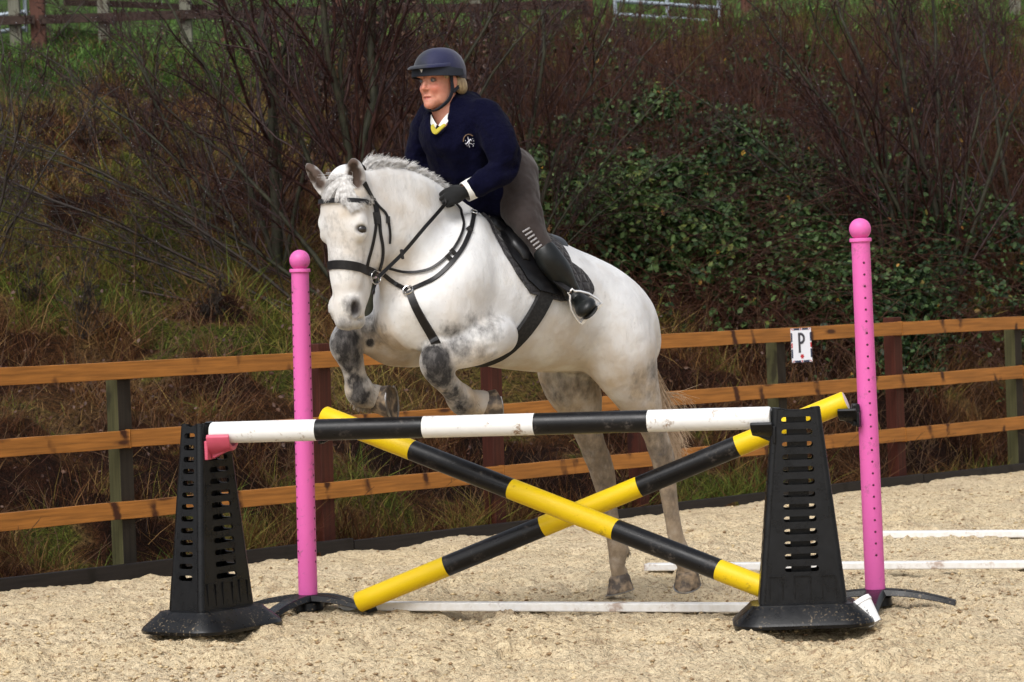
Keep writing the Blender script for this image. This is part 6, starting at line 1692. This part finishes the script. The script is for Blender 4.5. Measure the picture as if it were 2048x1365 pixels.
# knee grip print
b = MB(); k = 0
for i in range(6):
    t = i / 5; cx = 1053 + 25 * t; cy = 460 + 34 * t; dx, dy = 7.0 * (1 - .2 * t), -4.2
    P_, N_ = [], []
    for u in np.linspace(-1, 1, 5):
        l, n_, _, _ = BB.ray_cast(CAMP, ray(cx + dx * u, cy + dy * u).normalized())
        if l is not None: P_.append(l + n_ * .0015); N_.append(n_)
    if len(P_) > 2: ribbon('', P_, N_, .009, .002, None, None, mb=b)
if b.v: b.build('knee_grip', M_grip, breeches, auto=False)
for q in (1, -1):
    dx = 0 if q > 0 else -62
    bo = SDF((-.05, -.52, .85), (1.2, .52, 1.8), .0065)
    if q < 0 or q > 0:
        bo.chain([(hl(1091 + dx, 506, .302 * q), .058), (hl(1100 + dx, 520, .315 * q), .062), (hl(1117 + dx, 542, .322 * q), .060), (hl(1134 + dx, 568, .325 * q), .046), (hl(1144 + dx, 586, .325 * q), .042)], .02, .9)
    ank = hl(1144 + dx, 586, .325 * q)
    fwd = lv(Vector((.13 if q > 0 else -.45, -1, -.18))); fwd /= np.linalg.norm(fwd); up = lv(Vector((-.66, 0, .75))) if q > 0 else np.array((0, .0, 1.0)); up -= fwd * up.dot(fwd); up /= np.linalg.norm(up); sd2 = np.cross(fwd, up)
    R = np.stack([fwd, sd2, up], 1)
    bo.ell(ank - fwd * .03 - up * .045, (.045, .036, .040), R, .02)
    bo.ell(ank + fwd * .05 - up * .052, (.085, .040, .034), R, .025)
    bo.ell(ank + fwd * .125 - up * .062, (.066, .052, .036), R, .02)
    bo.chain([(hl(1140 + dx, 600, .355 * q), .004), (ank + fwd * .035 + up * .012 + sd2 * .03, .008), (ank + fwd * .04 + up * .006 - sd2 * .03, .004)], .012, 1.0, 'cut')
    m_, v_ = bo.mesh('boot', 2); boot = rlink('boot', m_, M_boot); del bo
    # sole
    so_ = SDF(ank - .25, ank + .25, .005); so_.ell(ank + fwd * .125 - up * .094, (.070, .044, .009), R, .004); so_.ell(ank - fwd * .03 - up * .090, (.038, .034, .016), R, .004)
    m_, v_ = so_.mesh('sole', 1); s_o = rlink('sole', m_, mat('black_rubber', (.015, .015, .015), .7), boot)
    # stirrup iron under the ball of the foot
    bc = ank + fwd * .105 - up * .106; W2 = .066
    def sw(a, c_, d=0): return w_(bc + sd2 * a + up * c_ + fwd * d)
    b = MB(); b.tube([sw(-W2, 0), sw(-W2 * .97, .03), sw(-W2 * .80, .075), sw(-W2 * .48, .110), sw(-.014, .128), sw(-.014, .142), sw(.014, .142), sw(.014, .128), sw(W2 * .48, .110), sw(W2 * .80, .075), sw(W2 * .97, .03), sw(W2, 0)], .0052, 8)
    cc = bc + up * 0; Rw = HMAT.to_3x3() @ Matrix(R)
    b.box(w_(cc), (.036, .13, .010), rot=Rw)
    b.box(w_(cc + up * .008), (.030, .112, .008), rot=Rw, mi=1)
    st_ = b.build('stirrup', [M_bright, mat('rubber_tread', (.5, .5, .5), .6)], saddle_ob, auto=50)
    top = sw(0, .14)
    lea = [Vector(p) for p in cat([from_tphi(*tphi(hit(1062, 478, BARB)[0]), .05) if q > 0 else w_((toL(from_tphi(*tphi(hit(1062, 478, BARB)[0]), .05)).x, -toL(from_tphi(*tphi(hit(1062, 478, BARB)[0]), .05)).y, toL(from_tphi(*tphi(hit(1062, 478, BARB)[0]), .05)).z)), H(1090 + dx, 540, .27 * q), top], 6)]
    ribbon('stirrup_leather', lea, [HN * q] * len(lea), .026, .005, M_leather, saddle_ob)
# ------------------------------------------------------------------ helmet
M_silk = bpy.data.materials.new('navy_helmet_cover'); g = NG(M_silk)
wet = g.rng(g.noise(6, 3), .50, .60)
sepn = g.N.new('ShaderNodeSeparateXYZ'); g.L.new(g.tc.outputs['Object'], sepn.inputs[0])
front = g.rng(g.math('ADD', g.math('SUBTRACT', g.math('ADD', g.math('MULTIPLY', sepn.outputs[0], .9), g.math('MULTIPLY', sepn.outputs[2], .5)), g.math('MULTIPLY', sepn.outputs[1], .6)), g.math('MULTIPLY', g.noise(16, 5), .09)), .145, .185)
g.set(color=g.mix(g.math('MULTIPLY', front, .8), (.008, .010, .046), (.016, .019, .021)), rough=.65, spec=.3, sheen=.2, normal=g.bump(g.noise(60, 3), .3, .004))
Mh = Matrix.Translation(w_(HO2)) @ (HMAT.to_3x3() @ Matrix(RH)).to_4x4()
b = MB(); n = 48; vs = []; fs = []; rows = 16
def shell(th, ph, off=0):    # th azimuth from front, ph 0 = rim .. 1 = crown
    a, bb, cc_ = .134 + off, .108 + off, .112 + off
    e = ph * math.pi / 2
    return Vector((a * math.cos(e) ** .82 * math.cos(th) - .012, bb * math.cos(e) ** .82 * math.sin(th), .034 + cc_ * math.sin(e)))
for j in range(rows + 1):
    for i in range(n):
        th = 2 * math.pi * i / n; v = shell(th, j / rows * .995)
        vs.append(v)
low = [];
for lvl, (o_, dz) in enumerate(((.0, -.012), (-.002, -.030), (-.012, -.034), (-.016, 0))):
    for i in range(n):
        th = 2 * math.pi * i / n; v = shell(th, 0, o_); bk = max(0, -math.cos(th)) ** .7
        low.append(v + Vector((0, 0, dz * (.15 + 1.3 * bk + .25 * abs(math.sin(th))))))
for j in range(rows):
    for i in range(n): fs.append((j * n + i, j * n + (i + 1) % n, (j + 1) * n + (i + 1) % n, (j + 1) * n + i))
fs.append(tuple(range(rows * n, (rows + 1) * n)))
b.add(vs, fs)
o0 = len(b.v); b.v += [tuple(v) for v in low]
prev = 0
for lvl in range(4):
    for i in range(n):
        a0 = (i if lvl == 0 else o0 + (lvl - 1) * n + i); a1 = ((i + 1) % n if lvl == 0 else o0 + (lvl - 1) * n + (i + 1) % n)
        b.f.append((a1, a0, o0 + lvl * n + i, o0 + lvl * n + (i + 1) % n)); b.mi.append(0)
helmet = b.build('helmet', M_silk, body, mw=Mh, auto=60)
M_band = mat('dark_elastic_band', (.006, .009, .018), .8, bump=(200, .3, .002))
b = MB(); P_ = []; N_ = []
for i in range(41):
    th = rad(-105 + 210 * i / 40); v = shell(th, .06 * max(0, math.cos(th)), .003); v.z += .001 - .006 * (1 - math.cos(th)); P_.append(Mh @ v); N_.append((Mh.to_3x3() @ Vector((math.cos(th), math.sin(th), .15))))
ribbon('band', P_, N_, .050, .003, M_band, helmet, taper=[1 - .35 * (abs(i - 20) / 20) ** 2 for i in range(41)])
# peak
vs = []; n2 = 25
for j, (ext, dz, tk) in enumerate(((0, 0, 0), (.5, -.002, 0), (.9, -.008, 0), (1, -.012, 0))):
    for i in range(n2):
        th = rad(-74 + 148 * i / (n2 - 1)); v = shell(th, .19, .000); e = ext * .046 * max(0, math.cos(th * 1.2)) ** .6
        vs.append(v + Vector((math.cos(th) * e * .9, math.sin(th) * e * .5, dz + .006)))
b = MB(); N_v = len(vs); b.add(vs + [v - Vector((0, 0, .005)) for v in vs], [(j * n2 + i, j * n2 + i + 1, (j + 1) * n2 + i + 1, (j + 1) * n2 + i) for j in range(3) for i in range(n2 - 1)] + [(N_v + j * n2 + i, N_v + (j + 1) * n2 + i, N_v + (j + 1) * n2 + i + 1, N_v + j * n2 + i + 1) for j in range(3) for i in range(n2 - 1)] + [(3 * n2 + i, 3 * n2 + i + 1, N_v + 3 * n2 + i + 1, N_v + 3 * n2 + i) for i in range(n2 - 1)])
b.build('peak', M_silk, helmet, mw=Mh, auto=50)
me = plate('badge', [[(-.007, .006), (.007, .006), (.0035, -.002), (0, -.008), (-.0035, -.002)]], .002)
bp = Mh @ (shell(rad(8), 0, .008) + Vector((0, 0, .012))); Rb = (Mh.to_3x3() @ Vector((1, .14, 0))).to_track_quat('Z', 'Y').to_matrix().to_4x4()
o = link('badge', me, mat('silver_badge', (.65, .65, .66), .4), helmet, Matrix.Translation(bp) @ Rb, smooth=False)
# harness
for q in (1, -1):
    pts = [Vector(p) for p in cat([fw(.010, .083 * q, .030), fw(.008, .080 * q, -.01), fw(.006, .078 * q, -.045), fw(.020, .068 * q, -.085), fw(.045, .045 * q, -.113), fw(.055, .018 * q, -.126), fw(.056, 0, -.128)], 5)]
    ribbon('harness_strap', pts, [Lw * q * (1 - .7 * i / len(pts)) + Fw * .1 - Vector((0, 0, .9 * (i / len(pts)) ** 2)) for i in range(len(pts))], .017, .005, M_band, helmet)
    pts = [Vector(p) for p in cat([fw(-.055, .085 * q, .010), fw(-.035, .083 * q, -.030), fw(.004, .080 * q, -.055)], 5)]
    ribbon('harness_strap', pts, [Lw * q] * len(pts), .015, .005, M_band, helmet)
# fair hair tucked behind the ear, under the helmet
M_hairr = bpy.data.materials.new('fair_hair'); g = NG(M_hairr)
g.set(color=g.mix(g.rng(g.noise(120, 2, stretch=(1, 1, .2)), .35, .65), (.44, .34, .20), (.26, .18, .10)), rough=.45, spec=.4, normal=g.bump(g.noise(300, 2, stretch=(1, 1, .1)), .6, .003))
hh = SDF(HO2 - .2, HO2 + .2, .004)
def hE(c, r): hh.ell(fd(*c), np.array(r) * SC, RH, .015)
for q in (1, -1): hE((-.055, .076 * q, -.022), (.034, .020, .034)); hE((-.072, .066 * q, -.040), (.030, .022, .030)); hE((.022, .068 * q, .022), (.018, .010, .020))
hE((-.085, 0, -.030), (.026, .06, .040)); hE((-.03, 0, .05), (.09, .078, .05))
m_, v_ = hh.mesh('hair', 1); rlink('hair', m_, M_hairr, body)
# ------------------------------------------------------------------ reins, from the bit to the hands
def rein(name, pts, wd, parent, k=8, nrm=None):
    pts = [Vector(p) for p in cat(pts, k)]; return ribbon(name, pts, [nrm or (HN + Vector((0, 0, .3)))] * len(pts), wd, .004, M_leather, parent)
gN = w_(gripN); gF = w_(gripF)
def off(px, py, o_):
    l, n_ = hit(px, py); return l + n_ * o_
reins = rein('reins', [bitL + Vector((.01, -.02, 0)), off(800, 504, .035), off(840, 458, .03), off(878, 417, .02), H(891, 402, .13)], .017, bridle_ob)
P_, N_ = lay([(772, 534), (800, 543), (832, 546), (866, 537), (898, 512), (918, 482), (928, 452), (922, 426), (908, 408), (896, 400)], .010)
ribbon('rein_loop', P_, N_, .012, .004, M_leather, reins)
m_loc = off(799, 505, .038); b = MB(); b.box(m_loc, (.014, .014, .045), rot=Matrix.Rotation(rad(-8), 3, 'Y')); b.build('rein_stop', M_leather, reins, bevel=.004)
bR = Vector(bitR); mids = [bR, w_((toL(bR).x - .22, -.20, toL(bR).z + .12)), w_((toL(gF).x + .22, -.17, toL(gF).z - .08)), gF]
rein('rein', mids, .017, bridle_ob, nrm=-HN)
